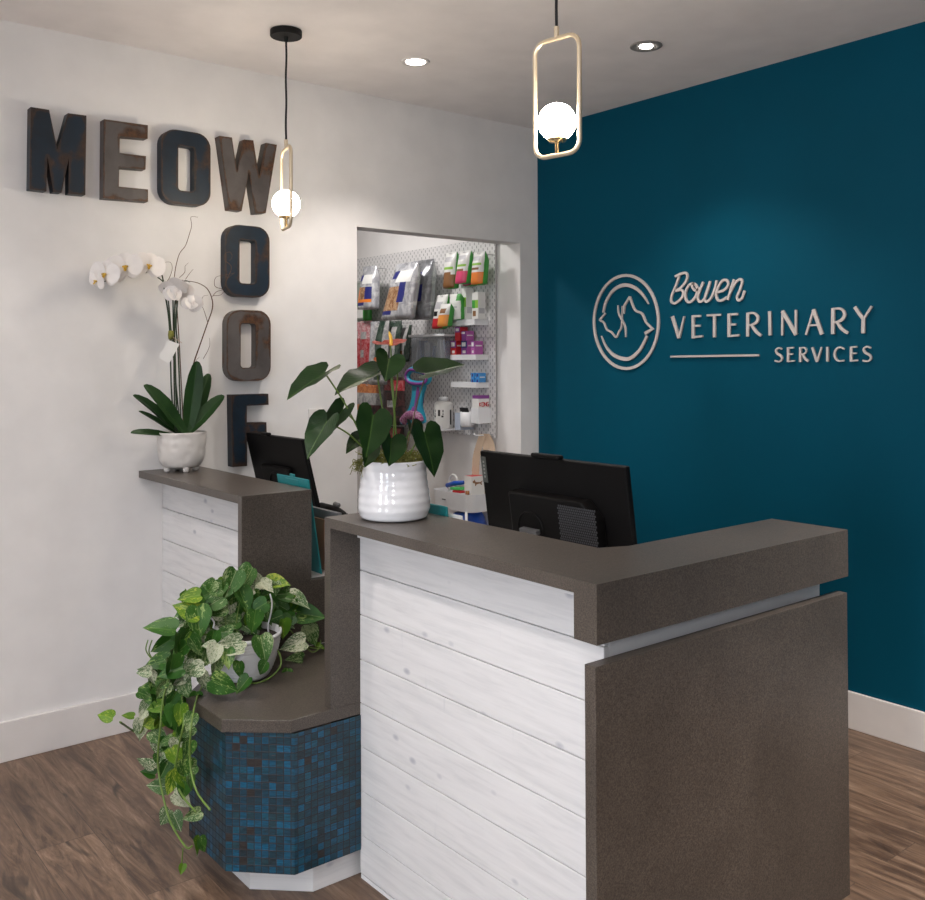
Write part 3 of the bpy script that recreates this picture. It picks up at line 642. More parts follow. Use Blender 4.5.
# ------------------------------------------------------------------ leaves
SH = {'heart': [(1,0),(.93,.06),(.82,.16),(.66,.29),(.48,.40),(.28,.475),(.08,.50),(-.10,.47),(-.22,.38),(-.27,.25),(-.22,.12),(-.03,0)],
      'pothos': [(1,0),(.93,.05),(.82,.15),(.64,.31),(.44,.43),(.24,.50),(.06,.48),(-.07,.38),(-.12,.22),(-.04,0)],
      'strap': [(1,0),(.985,.14),(.93,.28),(.80,.42),(.60,.5),(.38,.47),(.18,.33),(.05,.20),(0,.12),(0,0)],
      'petal': [(1,0),(.98,.2),(.86,.42),(.62,.52),(.36,.46),(.15,.26),(0,.08),(0,0)],
      'wide': [(1,0),(.97,.3),(.82,.62),(.52,.78),(.25,.62),(.08,.3),(0,.06),(0,0)]}
def leaf(bm, a, tip, nrm, W, shape='heart', fold=.25, droop=.15, wave=0, mi=0, rings=4, ph=0, cx=.3):
    a = Vector(a); tip = Vector(tip); X = tip-a; L = X.length; X.normalize(); N = Vector(nrm); N = (N-X*N.dot(X)).normalized(); Y = N.cross(X)
    lay = bm.loops.layers.uv.active or bm.loops.layers.uv.new('UVMap')
    half = SH[shape]; pts = half + [(x, -y) for x, y in half[-2:0:-1]]; n = len(pts); uvd = {}
    def P(x, y):
        z = fold*abs(y)*W - droop*L*(x-cx)*abs(x-cx) + wave*L*math.sin(x*11+ph)*abs(y)*.6
        v = bm.verts.new(a + X*(x*L) + Y*(y*W) + N*z); uvd[v] = (x, y); return v
    c = P(cx, 0); prev = None
    for k in range(1, rings+1):
        s = k/rings; ring = [P(cx+(x-cx)*s, y*s) for x, y in pts]
        for i in range(n):
            j = (i+1) % n
            f = bm.faces.new((c, ring[i], ring[j])) if prev is None else bm.faces.new((prev[i], ring[i], ring[j], prev[j]))
            f.material_index = mi; f.smooth = True
            for l in f.loops: l[lay].uv = uvd[l.vert]
        prev = ring
def bobj(name, bm, mats, parent=None, origin=None):      # keeps normals as built (open surfaces)
    org = pworld(parent) if parent is not None else (Vector(origin) if origin is not None else Vector())
    bmesh.ops.translate(bm, verts=bm.verts, vec=-org)
    me = bpy.data.meshes.new(name); bm.to_mesh(me); bm.free()
    for m in (mats if isinstance(mats, (list, tuple)) else [mats]): me.materials.append(m)
    for p in me.polygons: p.use_smooth = True
    o = bpy.data.objects.new(name, me); COL.objects.link(o)
    if parent is not None: o.parent = parent
    else: o.location = org
    return o

# ------------------------------------------------------------------ orchid
OX, OY = -2.122, -.122; OB = HT
orc = thing('potted_orchid', (OX, OY, OB), 'white orchid with curly twigs in a dimpled footed pot on the left counter', 'plant')
bm = BM(); prof = [(0, .016), (.055, .016), (.074, .024), (.087, .045), (.095, .085), (.098, .130), (.099, .158), (.096, .161), (.092, .158), (.091, .135), (0, .132)]
pf = catmull([(p[0], p[1], 0) for p in prof[1:8]], 5); prof2 = [(0, .016)] + [(p.x, p.y) for p in pf] + prof[8:]
lathe(bm, prof2, (OX, OY, OB), 72)
rnd = random.Random(3); dims = [(rnd.uniform(0, 2*PI), rnd.uniform(.03, .15)) for _ in range(60)]
for v in bm.verts:
    d = v.co-Vector((OX, OY, OB)); r = math.hypot(d.x, d.y)
    if r > .07 and d.z > .02 and d.z < .155:
        a = math.atan2(d.y, d.x); s = 0
        for da, dz in dims:
            q = math.hypot(((a-da+PI) % (2*PI)-PI)*.095, d.z-dz)
            if q < .016: s = max(s, 1-(q/.016)**2)
        v.co.x -= d.x/r*s*.0035; v.co.y -= d.y/r*s*.0035
obj('pot', bm, CERAM, orc, smooth=True)
for k in range(4):
    a = math.radians(-95+90*k); bm = BM(); lathe(bm, [(0, .0), (.009, .0), (.012, .006), (.013, .022), (0, .024)], (OX+.06*math.cos(a), OY+.06*math.sin(a), OB), 14); obj('pot_foot', bm, CERAM, orc, smooth=True)
bm = BM(); lathe(bm, [(0, .141), (.05, .143), (.0905, .139)], (OX, OY, OB), 30); obj('soil', bm, SOIL, orc, smooth=True)
cv = -_f
def q(px, py, dy=0): return at(px, py, 'y', OY+dy)
lv = [((175,423),(131,432),-.03,.046,(.1,-.6,1),.10), ((181,418),(136,393),.02,.056,(.5,-1,.6),.25), ((184,416),(148,383.5),-.02,.072,(.5,-1.2,.4),.3),
      ((187,417),(197.5,361),-.01,.072,(-.3,-1,.15),.05), ((190,417),(209,373),.045,.060,(-.5,-1,.1),.1), ((186,419),(223,394),-.035,.062,(-.2,-.8,1),.2),
      ((188,421),(212,408),.02,.05,(0,-.6,1),.15), ((180,420),(140,409.5),.05,.032,(0.2,-.8,.8),.2)]
for (a, t, dy, W, n, dr) in lv:
    bm = BM(); A = q(*a, 0); A = Vector((max(OX-.07, min(OX+.07, A.x)), OY+dy*.3, OB+.142)); leaf(bm, A, q(t[0], t[1], dy), n, W, 'strap', .45, dr, 0, rings=5, cx=.45); bobj('leaf', bm, ORLEAF, orc)
def stem(pts, r, mat, parent, name='stem', seg=7, sm=5, plane=None):
    P = [plane(*p) if plane else Vector(p) for p in pts]; bm = BM(); C_ = catmull(P, sm); tube(bm, C_, r, seg); return obj(name, bm, mat, parent, smooth=True)
soilz = OB+.13
def root(px, dy=0):
    v = q(px, 423, dy); return Vector((v.x, OY+dy, soilz))
for pts, r in (([(172,400),(170.5,360),(170,335),(168,312),(165,294),(163.5,283),(160,279),(154,275),(148.5,272.5),(140,272),(126,272),(112,279),(99,283)], [.0032]*5+[.0026]*5+[.0016]*3),
               ([(176,395),(175,350),(174.5,330),(175,305),(176,294),(176,288)], [.0032]), ([(180,398),(178,350),(176,325),(177.5,300),(178,290),(184,281),(190,282)], [.0032]*4+[.002]*3)):
    P = [root(177 if pts[0][0] < 178 else 181)] + [q(*p, -.01*(i > 4)) for i, p in enumerate(pts)]
    rr = r if len(r) > 1 else [r[0]]*len(pts); rr = [r[0]]+rr
    C_ = catmull(P, 5); R_ = [rr[min(int(i/5), len(rr)-1)] for i in range(len(C_))]; bm = BM(); tube(bm, C_, R_, 7); obj('flower_stem', bm, STEMD, orc, smooth=True)
for a, b_ in (((162,275),(165.5,290)),((173,300),(172,400)),((168,296),(178,400))):
    bm = BM(); tube(bm, [q(*a), q(*b_)] if b_[1] < 390 else [q(*a, .012), root(b_[0]+3, .01)], .0028, 7); obj('support_stake', bm, STEMD, orc, smooth=True)
bm = BM(); c = q(171, 335); lathe(bm, [(0, -.018), (.010, -.018), (.012, 0), (.010, .018), (0, .018)], c, 14); obj('stem_tie', bm, MOSS, orc, smooth=True)
# tag on a string
bm = BM(); cs = [q(168,340,-.02), q(179.5,344,-.02), q(169,364,-.02), q(158.5,357.5,-.02)]; prism(bm, cs, (.0003, .0012, 0)); tg = obj('tag', bm, PAPER, orc); tg['label'] = 'white paper care tag'
bm = BM(); tube(bm, [q(176, 343, -.019), q(173, 337, -.012), q(182, 343, -.016)], .0012, 6); obj('ribbon', bm, TAN, orc, smooth=True)
# twigs
def qq(s, ox, oy): return lambda x, y, dy=.0: q(ox+x/s, oy+y/s, dy)
g = qq(5.78, 80, 210)
tw = [[(628,1090),(640,960),(662,870),(690,790),(735,660),(765,570),(762,510),(735,455),(690,425),(640,413),(600,412)], [(765,500),(790,472),(830,455),(850,400),(895,362)], [(772,495),(810,492),(835,470)],
      [(740,655),(720,590),(702,540),(712,500),(740,493)], [(820,455),(780,440),(785,390),(840,375),(890,365)], [(850,400),(875,330),(838,290),(838,255),(865,243),(880,268),(862,295)],
      [(560,560),(545,400),(570,265),(610,205),(632,140),(645,90),(640,45),(655,38),(682,42)], [(505,410),(520,385),(533,340),(525,305),(495,302),(470,320)], [(575,390),(605,360),(608,325),(628,305)], [(610,400),(635,365),(655,342)],
      [(712,860),(735,820),(750,780),(748,740)], [(670,900),(672,870),(690,850)], [(600,412),(590,405),(580,420),(615,428)]]
for i, t_ in enumerate(tw):
    P = [g(x, y, .02 if i else 0) for x, y in t_]
    if i == 0: P = [root(187, .0)] + [g(x, y, 0) for x, y in t_]
    elif i < 6: P = [g(x, y, 0) for x, y in t_]
    bm = BM(); C_ = catmull(P, 6); r0 = .0034 if i == 0 else (.0018 if i == 6 else .0013); m = len(C_); tube(bm, C_, [r0*(1-.65*k/m) for k in range(m)], 6); obj('twig', bm, TWIG, orc, smooth=True)
bm = BM(); tube(bm, catmull([root(184, .02), g(575, 800, .02), g(560, 560, .02)], 6), .0022, 6); obj('twig', bm, TWIG, orc, smooth=True)
def orchid_flower(px, py, dy, face, size, roll=0, back=False):
    c = q(px, py, dy); N = Vector(face).normalized(); U = Vector((0, 0, 1)); U = (U-N*U.dot(N)).normalized(); R = U.cross(N)
    U, R = U*math.cos(roll)+R*math.sin(roll), R*math.cos(roll)-U*math.sin(roll)
    bm = BM()
    for ang, L, W, sh in ((90, .48, .42, 'petal'), (-145, .48, .40, 'petal'), (-35, .48, .40, 'petal')):
        a = math.radians(ang); d = R*math.cos(a)+U*math.sin(a); leaf(bm, c-N*.003*1, c+d*L*size-N*.004, N, W*size, sh, -.12 if not back else .1, .1, .05)
    for ang in (8, 172):
        a = math.radians(ang); d = R*math.cos(a)+U*math.sin(a); leaf(bm, c+N*.002, c+d*.55*size+N*.003, N, .46*size, 'wide', .14, -.05, .10)
    f = bobj('flower', bm, PETAL, orc)
    if not back:
        bm = BM(); sphere(bm, c+N*.006-U*.002, size*.055, 10)
        for sx in (-1, 1): leaf(bm, c+N*.004, c+N*.012-U*.06*size+R*sx*.09*size, N+U*.3, .09*size, 'petal', .6, -.3)
        leaf(bm, c+N*.004, c+N*.014-U*.20*size, N+U*.8, .10*size, 'petal', .8, -.3)
        bobj('flower_lip', bm, LIP, f)
for a in ((105.5,274,-.03,(-.75,-.8,.05),.098,.15), (125.5,266.5,-.035,(-.5,-1,.12),.106,-.08), (149,265.5,-.03,(-.2,-1,.18),.102,.25), (97.5,280.5,-.01,(-1,-.35,-.2),.07,.4)): orchid_flower(a[0], a[1], a[2], a[3], a[4]*1.15, a[5])
orchid_flower(116,270,.01,(-.8,-.6,.2),.11,.5); orchid_flower(137,266,.012,(-.6,-.8,.3),.115,-.4)
orchid_flower(173.5,289,-.03,(.3,.35,.6),.120,.6,True); orchid_flower(190.5,298,-.03,(.4,.3,.1),.112,2.2,True)
for c_, r_ in ((q(173,290,-.03), .025), (q(190.5,300,-.03), .023)):
    bm = BM(); lathe(bm, [(0, -r_*1.2), (r_*.5, -r_*.9), (r_, -.2*r_), (r_*.8, r_*.5), (r_*.3, r_*.9), (0, r_)], c_, 16)
    for v in bm.verts: v.co += noise.noise_vector(v.co*45)*.009
    for k in range(3):
        a = 2.1*k+.4; d = Vector((math.cos(a)*.6, math.sin(a)*.3-.3, -.9)).normalized(); leaf(bm, c_+Vector((0, 0, r_*.5)), c_+d*r_*1.9, (math.cos(a), -1, .2), r_*1.6, 'wide', .35, .3, .1)
    bobj('closed_flower', bm, PETAL, orc)

# ------------------------------------------------------------------ anthurium
AX, AY = -2.110, -1.634
ant = thing('potted_anthurium', (AX, AY, HT), 'anthurium with heart-shaped leaves and red flower in a glossy white pot on the front counter', 'plant')
prof = [(0, .001), (.082, .001), (.094, .006), (.1015, .022), (.1035, .045), (.101, .075), (.096, .105), (.0935, .135), (.0950, .155), (.0965, .163), (.0945, .167), (.091, .163), (.089, .140), (0, .138)]
pf = catmull([(p[0], p[1], 0) for p in prof[1:11]], 7); prof2 = [(0, .001)] + [(p.x+.0006*math.sin(p.y*260), p.y) for p in pf] + prof[11:]
bm = BM(); lathe(bm, prof2, (AX, AY, HT), 64); obj('pot', bm, GLAZE, ant, smooth=True)
def h(px, py, d=0): return at(px, py, 'y', AY+d)
bm = BM(); r_ = random.Random(5)
lathe(bm, [(0, .165), (.05, .167), (.088, .158)], (AX, AY, HT), 20)
for i in range(420):
    a = r_.uniform(0, 2*PI); rr = .090*math.sqrt(r_.random()); p = Vector((AX+rr*math.cos(a), AY+rr*math.sin(a), HT+.158+r_.uniform(0, .024))); P = [p]
    for k in range(4): P.append(P[-1]+Vector((r_.uniform(-1, 1), r_.uniform(-1, 1), r_.uniform(-.6, .7)))*.010)
    tube(bm, P, .0011, 4)
for i in range(46):
    P = [h(r_.uniform(356, 368), 463, .02)]; P[0].z = HT+.168
    for k in range(6): P.append(P[-1]+Vector((r_.uniform(-1.0, .35), r_.uniform(-.6, .4), r_.uniform(-1.3, .6)))*.009)
    tube(bm, P, .0009, 4)
for i in range(14):
    P = [h(r_.uniform(416, 424), 466, -.03)]; P[0].z = HT+.166
    for k in range(5): P.append(P[-1]+Vector((r_.uniform(-.1, .9), r_.uniform(-.6, .4), r_.uniform(-1.2, .6)))*.009)
    tube(bm, P, .0009, 4)
mo = obj('moss', bm, MOSS, ant, smooth=True); mo['kind'] = 'stuff'
# attach, d, tip, d, normal, width, fold, droop
AL = [((325,373),-.02,(286,398),-.05,(-.2,-.2,1),.095,.35,.10), ((327,422),-.04,(306,457),-.06,(-.9,-.55,.35),.085,.35,.2), ((343,410),.0,(320,440),-.03,(-.75,-.8,.45),.062,.5,.12),
      ((377,374),.02,(334,391),-.02,(-.1,-.15,1),.120,.3,.16), ((389,359),-.02,(385.5,381),-.06,(-.2,-.9,.55),.090,.4,.1), ((426,374),.02,(465,364),-.03,(.0,-.45,1),.135,.30,.05),
      ((373,416),-.07,(367,457),-.11,(-.1,-1,.30),.108,.22,.12), ((424,433),-.06,(436,477),-.10,(.12,-1,.22),.112,.22,.12), ((391,439),-.08,(390,466),-.11,(.1,-1,.35),.092,.3,.15),
      ((371,447),-.03,(365,467),-.07,(-.3,-1,.2),.055,.3,.1), ((360,438),.01,(346,453),-.02,(-.6,-.7,.5),.048,.4,.1), ((412,425),.03,(420,448),.0,(.3,-1,.5),.07,.3,.1)]
for i, (a, da, t, dt, n, W, fo, dr) in enumerate(AL):
    A, T_ = h(*a, da), h(*t, dt)
    L_ = (T_-A).length; S = T_ + (A-T_)*.98
    bm = BM(); leaf(bm, S, T_, n, W, 'heart', fo, dr, .10, rings=6, ph=i*1.3); bobj('leaf', bm, ANLEAF, ant)
    rx = [375,378,384,391,398,404,386,402,393,384,380,400][i]; B = h(rx, 466, 0); B = Vector((B.x, AY+da*.2, HT+.15)); mid = B.lerp(A, .55)+Vector((0, 0, .018 if i in (0, 1, 2, 5) else .008))
    bm = BM(); tube(bm, catmull([B, mid, A], 8), .0023 if i not in (5,) else .002, 7); obj('leaf_stem', bm, STEMG if i != 5 else C('olive_stem', .10, .075, .03), ant, smooth=True)
for pts in ([(398,466),(396,430),(393,385),(390.5,345)], [(393,466),(394,420),(397,385),(398,366)]):
    P = [h(*p) for p in pts]; P[0].z = HT+.15; bm = BM(); tube(bm, catmull(P, 6), .0021, 7); obj('flower_stem', bm, STEMG, ant, smooth=True)
bm = BM(); leaf(bm, h(391,344.5), h(407,339), (-.2,-.15,1), .075, 'heart', .15, .05, .1); leaf(bm, h(390,344.5), h(374.5,343), (-.0,-.2,1), .060, 'petal', .1, .1, .1); sp_ = bobj('flower_spathe', bm, SPATHE, ant)
bm = BM(); tube(bm, catmull([h(391,346,-.01), h(390.8,338,-.01), h(389,331.5,-.01)], 6), [.0052]*8+[.0048,.004,.003,.002,.001], 10); obj('flower_spadix', bm, SPADIX, ant, smooth=True)
bm = BM(); leaf(bm, h(393,362,.03), h(400,369,.01), (-.1,-1,.5), .06, 'heart', .2, .1); leaf(bm, h(391,362,.03), h(374,359.5,.03), (0,-.6,1), .03, 'petal', .2, .1); bobj('flower_spathe', bm, SPATHO, ant)['label'] = 'second, orange spathe'

# ------------------------------------------------------------------ pothos
PX_, PY_ = -2.318, -1.10
pot = thing('potted_pothos', (PX_, PY_, BT), 'trailing marbled pothos in a white pot on the tiled bench, vines reaching down', 'plant')
bm = BM(); prof = [(0, .002), (.070, .002), (.080, .008), (.092, .030), (.104, .065), (.112, .100), (.116, .128), (.119, .131), (.119, .140), (.112, .140), (.110, .115), (0, .113)]
pf = catmull([(p[0], p[1], 0) for p in prof[1:7]], 10); prof2 = [(0, .002)]+[(p.x+.0012*math.sin(p.y*640), p.y) for p in pf]+prof[7:]
lathe(bm, prof2, (PX_, PY_, BT), 56); obj('pot', bm, PLASTW, pot, smooth=True)
bm = BM(); lathe(bm, [(0, .125), (.06, .127), (.110, .120)], (PX_, PY_, BT), 24); obj('soil', bm, SOIL, pot, smooth=True)
def o3(px, py, d=0):
    if py > 708 and px > 125: return at(px, py, 'x', -2.585+d*.4)
    return at(px, py, 'y', -1.09+d)
for pts in ([(268.5,632),(268,625),(270.5,615),(272,603),(270,594)], [(213,628),(214,622),(210,617)]):
    bm = BM(); tube(bm, catmull([o3(*p, -.07) for p in pts], 5), .0026, 8); obj('hanger', bm, PLASTW, pot, smooth=True)
PM = [PO1, PO2, PO3, PO4]
bm = BM(); vb = BM()
rp = random.Random(11)
def pl(px, py, ang, Lpx, mi, d=0, tilt=None, w=.8):
    """leaf centred at a photo point; ang = tip direction in the picture plane (0 right, 90 down)"""
    a = math.radians(ang); c = o3(px, py, d); L = Lpx/312*1.0; D = _r*math.cos(a)-_u*math.sin(a); D = (D + _f*rp.uniform(-.45, .25)).normalized()
    n = tilt if tilt else Vector((rp.uniform(-.5, .3), rp.uniform(-1, -.3), rp.uniform(.2, .9))); A = c-D*L*.45
    leaf(bm, A, c+D*L*.55, n, L*w, 'pothos', rp.uniform(.15, .6), rp.uniform(-.05, .3), rp.uniform(.0, .12), mi, rings=3, ph=rp.uniform(0, 6))
    return A
# (px, py, angle, length px, mat, depth): leaves readable in the photograph
s1 = lambda x, y: (120+x/7.5, 560+y/7.5); s2 = lambda x, y: (210+x/6.39, 560+y/6.39); s3 = lambda x, y: (100+x/4.5, 680+y/4.5)
HL = [(s1(300,515),190,29,0,-.05),(s1(500,375),205,27,3,-.04),(s1(430,640),95,28,0,-.09),(s1(590,470),80,30,0,-.07),(s1(487,262),-80,11,3,0),(s1(820,625),175,22,2,-.16),(s1(700,215),200,24,1,-.02),
      (s1(690,330),150,24,1,-.05),(s1(830,180),110,28,1,-.04),(s1(665,640),180,12,2,-.14),(s1(570,650),60,22,1,-.12),(s1(310,640),150,20,0,-.02),(s1(280,770),170,22,0,-.05),(s1(180,840),175,14,2,-.06),
      (s1(380,800),100,24,0,-.12),(s1(380,840),170,22,0,-.12),(s1(650,730),110,20,1,-.12),(s1(560,820),160,20,2,-.13),(s1(480,470),160,20,2,.0),(s1(810,740),80,18,0,-.18),(s1(480,250),-60,8,3,.02),
      (s2(230,130),120,30,1,-.02),(s2(120,180),95,27,0,-.03),(s2(215,260),60,26,0,-.06),(s2(300,310),150,22,0,-.08),(s2(280,390),100,22,0,-.11),(s2(430,150),-5,26,3,.0),(s2(360,170),-30,22,1,.02),
      (s2(560,265),15,28,2,.02),(s2(645,355),5,30,0,.02),(s2(430,220),0,20,1,.03),(s2(570,310),10,16,3,.06),(s2(530,545),170,26,2,-.02),(s2(650,480),70,24,1,.04),(s2(340,570),75,26,1,-.16),(s2(530,640),170,22,1,.02),
      (s2(490,740),100,14,0,-.06),(s2(140,580),175,24,2,-.17),(s2(705,560),20,11,3,.05),(s2(465,440),90,20,3,-.03),(s2(90,460),180,16,1,-.12),(s2(500,400),45,18,2,.0),(s2(370,320),90,18,1,-.03),(s2(630,395),10,16,2,.06),
      (s2(190,700),90,16,0,-.18),(s2(340,690),120,15,1,-.17),(s2(210,800),130,18,1,-.20),(s2(90,800),30,26,0,-.20),(s2(310,120),-95,14,2,.04),(s2(40,320),170,22,1,-.04),(s2(30,600),110,20,2,-.16),
      ((200,597),160,22,0,.0),((225,590),185,24,1,.03),((250,590),-20,22,1,.06),((262,600),20,22,0,.05),((282,607),30,22,1,.05),((205,615),120,20,0,-.03),((236,605),100,20,0,-.02),((190,630),110,20,1,-.04),
      ((180,650),140,18,0,-.08),((200,655),90,20,0,-.10),((215,668),100,18,1,-.14),((168,640),190,18,0,.0),((212,640),100,18,0,-.12)]
HL += [(s3(25,163-0),185,16,3,-.02),((141,729),95,20,2,-.03),((150,722),150,20,3,-.03),((160,707),80,20,0,-.03),((172,700),120,18,0,-.05),((186,690),60,18,1,-.07),((165,742),160,16,1,-.02),((176,745),100,16,2,-.02),((176,757),60,18,3,-.03),
       ((188,750),100,16,0,-.02),((146,763),210,20,2,-.02),((148,773),200,14,0,-.02),((172,783),110,20,3,-.02),((184,790),100,17,0,-.01),((158,786),190,20,2,.0),((182,800),40,20,2,.0),((190,783),70,14,1,-.0),((192,815),160,16,1,.02),
       ((165,817),120,18,2,-.0),((177,822),60,17,2,.0),((195,848),80,17,3,-.0),((202,845),70,14,0,.01),((182,869),100,9,3,.0),((184,768),90,18,0,-.02),((155,700),170,20,0,.0),((150,688),190,18,0,-.02),((162,690),120,18,1,-.05),
       ((160,672),200,20,0,.0),((172,680),100,18,0,-.06),((190,672),120,20,2,-.10),((204,682),60,18,2,-.13),((218,690),20,16,1,-.16),((180,715),90,18,3,-.04),((190,722),110,16,1,-.03),((182,732),80,16,0,-.02),((195,700),100,16,0,-.08),((128,716),190,12,3,-.0)]
for (p, ang, L, mi, d) in HL:
    A = pl(p[0], p[1], ang, L*1.0, mi, d)
for i in range(170):      # fill among them
    if i < 95: a = rp.uniform(0, 2*PI); r = math.sqrt(rp.random()); x, y, d = 240+r*math.cos(a)*58, 608+r*math.sin(a)*26, rp.uniform(-.04, .12)
    elif i < 140: t = rp.random(); x, y, d = 205-50*t+rp.uniform(-16, 16), 625+75*t+rp.uniform(-16, 14), rp.uniform(-.06, .04)
    else: t = rp.random(); x, y, d = 166+rp.uniform(-9, 22), 700+85*t, rp.uniform(-.02, .05)
    pl(x, y, rp.uniform(20, 200), rp.uniform(14, 21), rp.choice([0, 0, 1, 1, 3, 2]), d)
bobj('foliage', bm, PM, pot)
V = [[(228,640),(200,635),(180,655),(165,690),(160,730),(158,765),(164,800),(172,825),(186,847),(192,846)], [(183,848),(182,860),(181,868)], [(220,640),(190,650),(182,690),(184,720),(178,750),(175,775),(182,795),(196,812)],
     [(262,640),(277,650),(281,664),(272,676),(258,683),(246,682)], [(290,630),(305,645),(318,648),(321,640)], [(300,640),(312,652),(322,646)], [(215,640),(205,660),(190,670),(178,690),(150,715),(140,733),(132,730),(120,722)],
     [(148,640),(146,650),(152,659),(158,660)], [(152,640),(149,652),(155,662)], [(225,650),(215,672),(200,690),(192,720),(190,760),(196,790),(210,810)], [(180,770),(190,745),(187,710)], [(240,600),(236,625),(238,634)], [(222,602),(225,620),(228,634)]]
VD = [-.06,-.0,-.04,-.10,.03,.03,-.04,-.02,-.02,-.05,-.0,-.05,-.05]
for pts, d in zip(V, VD):
    P = [o3(p[0], p[1], d if i > 1 else d*.8) for i, p in enumerate(pts)]
    vb = BM(); tube(vb, catmull(P, 6), .0030 if len(pts) > 6 or pts[0][0] == 262 else .0019, 6); obj('vine', vb, STEMG, pot, smooth=True)

# ------------------------------------------------------------------ monitors
def monitor(name, label, xt, ya, yb, zt, tilt, H_, mesh=False):
    """rear side faces -x; leans back by tilt; top edge at (xt, zt)"""
    t = thing(name, (xt+.09, (ya+yb)/2, WS), label, 'computer monitor')
    U = Vector((-math.sin(tilt), 0, math.cos(tilt))); N = Vector((-math.cos(tilt), 0, -math.sin(tilt))); Y = Vector((0, 1, 0)); ym = (ya+yb)/2; w = abs(ya-yb)/2
    top = Vector((xt, ym, zt)); c = top-U*H_/2
    bm = BM(); obox(bm, c-N*.010, Y*w, U*H_/2, N*.010); obj('housing', bm, BLACKP, t, bev=.004)
    bm = BM(); obox(bm, c-N*.0207, Y*(w-.008), U*(H_/2-.008), N*.0006); obj('screen', bm, BLACKG, t)
    if mesh:
        cc = c; pts = [(-.215,-.14),(.14,-.14),(.14,.078),(-.17,.078),(-.215,.03)]
        bm = BM(); prism(bm, [cc+Y*a+U*b for a, b in pts], N*.045); obj('rear_bulge', bm, BLACKP, t, bev=.006)
        bm = BM(); gc = cc+N*.0455+Y*(-.150)+U*(-.015)
        for i in range(-9, 10):
            for j in range(-11, 11):
                obox(bm, gc+Y*(i*.0078+(j % 2)*.0039)+U*(j*.0075), Y*.0022, U*.0026, N*.0012)
        obj('vent_grille', bm, C('grille_grey', .10, .10, .11, .4, .4), t)
        bm = BM(); obox(bm, top-U*.06+Y*(w-.014)+N*.0004, Y*.012, U*.042, N*.0006); lb = obj('label_strip', bm, C('label_grey', .10, .11, .10), t)
        bm = BM()
        for k in range(5): obox(bm, top-U*(.035+.012*k)+Y*(w-.014)+N*.0012, Y*.0035, U*.0035, N*.0002)
        obj('label_print', bm, C('pale_print', .35, .36, .35), lb)
        bm = BM(); cyl = [cc+N*.0458+Y*.05-U*.03+ (Y*math.cos(k*PI/16)+U*math.sin(k*PI/16))*.055 for k in range(33)]; tube(bm, cyl[:-1], .0022, 6, closed=True); obj('mount_ring', bm, BLACKP, t, smooth=True)
        sc_ = cc+N*.05+Y*.045-U*.03
    else:
        cc = c-U*.04; bm = BM(); obox(bm, cc+N*.012, Y*.12, U*.075, N*.012); obj('rear_bulge', bm, BLACKP, t, bev=.008)
        bm = BM(); cyl = [cc+N*.026+(Y*math.cos(k*PI/12)+U*math.sin(k*PI/12))*.05 for k in range(24)]; tube(bm, cyl, .004, 6, closed=True); obj('mount_ring', bm, BLACKP, t, smooth=True)
        sc_ = cc+N*.026
    wy = ym+(-.005 if mesh else .05)
    bm = BM(); obox(bm, Vector((xt-.002, wy, zt+.007)), Y*(.060 if mesh else .030), Vector((0, 0, .0065)), Vector((.012, 0, 0))); wc = obj('webcam', bm, BLACKP, t, bev=.005)
    bm = BM(); f0 = Vector((sc_.x-.055, sc_.y, WS)); obox(bm, f0+Vector((0, 0, .008)), Y*.10, Vector((.075, 0, 0)), Vector((0, 0, .007))); obj('stand_base', bm, BLACKP, t, bev=.003)
    bm = BM(); tube(bm, [f0+Vector((0, 0, .014)), f0+Vector((.0, 0, .10)), sc_], .013, 10); obj('stand_arm', bm, ALU if mesh else BLACKP, t, smooth=True)
    if mesh:
        bm = BM(); obox(bm, sc_+N*.006, Y*.036, U*.007, N*.010); obj('hinge', bm, GREYP, t, bev=.002)
monitor('computer_monitor', 'black computer monitor seen from behind, grille and label on its back, behind the front counter', -1.70, -1.525, -2.142, 1.208, math.radians(8), .365, True)
monitor('computer_monitor', 'smaller black computer monitor seen from behind, in front of letter F, behind the orchid counter', -1.80, -.036, -.540, 1.185, math.radians(14), .32)
# device beside the left monitor
dv = thing('desk_device', (-1.66, -.66, WS), 'low black desk device with a small grey cylinder on top, right of the left monitor', 'office device')
bm = BM(); box(bm, -1.72, -1.62, -.60, -.52, WS, .885); obj('pedestal', bm, GREYP, dv, bev=.004)
bm = BM(); P = [at(315,507,'x',-1.67), at(330,508,'x',-1.67), at(342,509.5,'x',-1.67), at(346,512.5,'x',-1.67)]; a = P[0]
tube(bm, [Vector((-1.67, -.47, .900)), Vector((-1.67, -.55, .899)), Vector((-1.67, -.60, .896)), Vector((-1.67, -.645, .889)), Vector((-1.67, -.660, .882))], [.018, .018, .018, .014, .006], 14); obj('body', bm, BLACKP, dv, smooth=True)
bm = BM(); tube(bm, [Vector((-1.66, -.565, .921)), Vector((-1.67, -.605, .922))], .010, 14); obj('cylinder', bm, GREYP, dv, smooth=True)

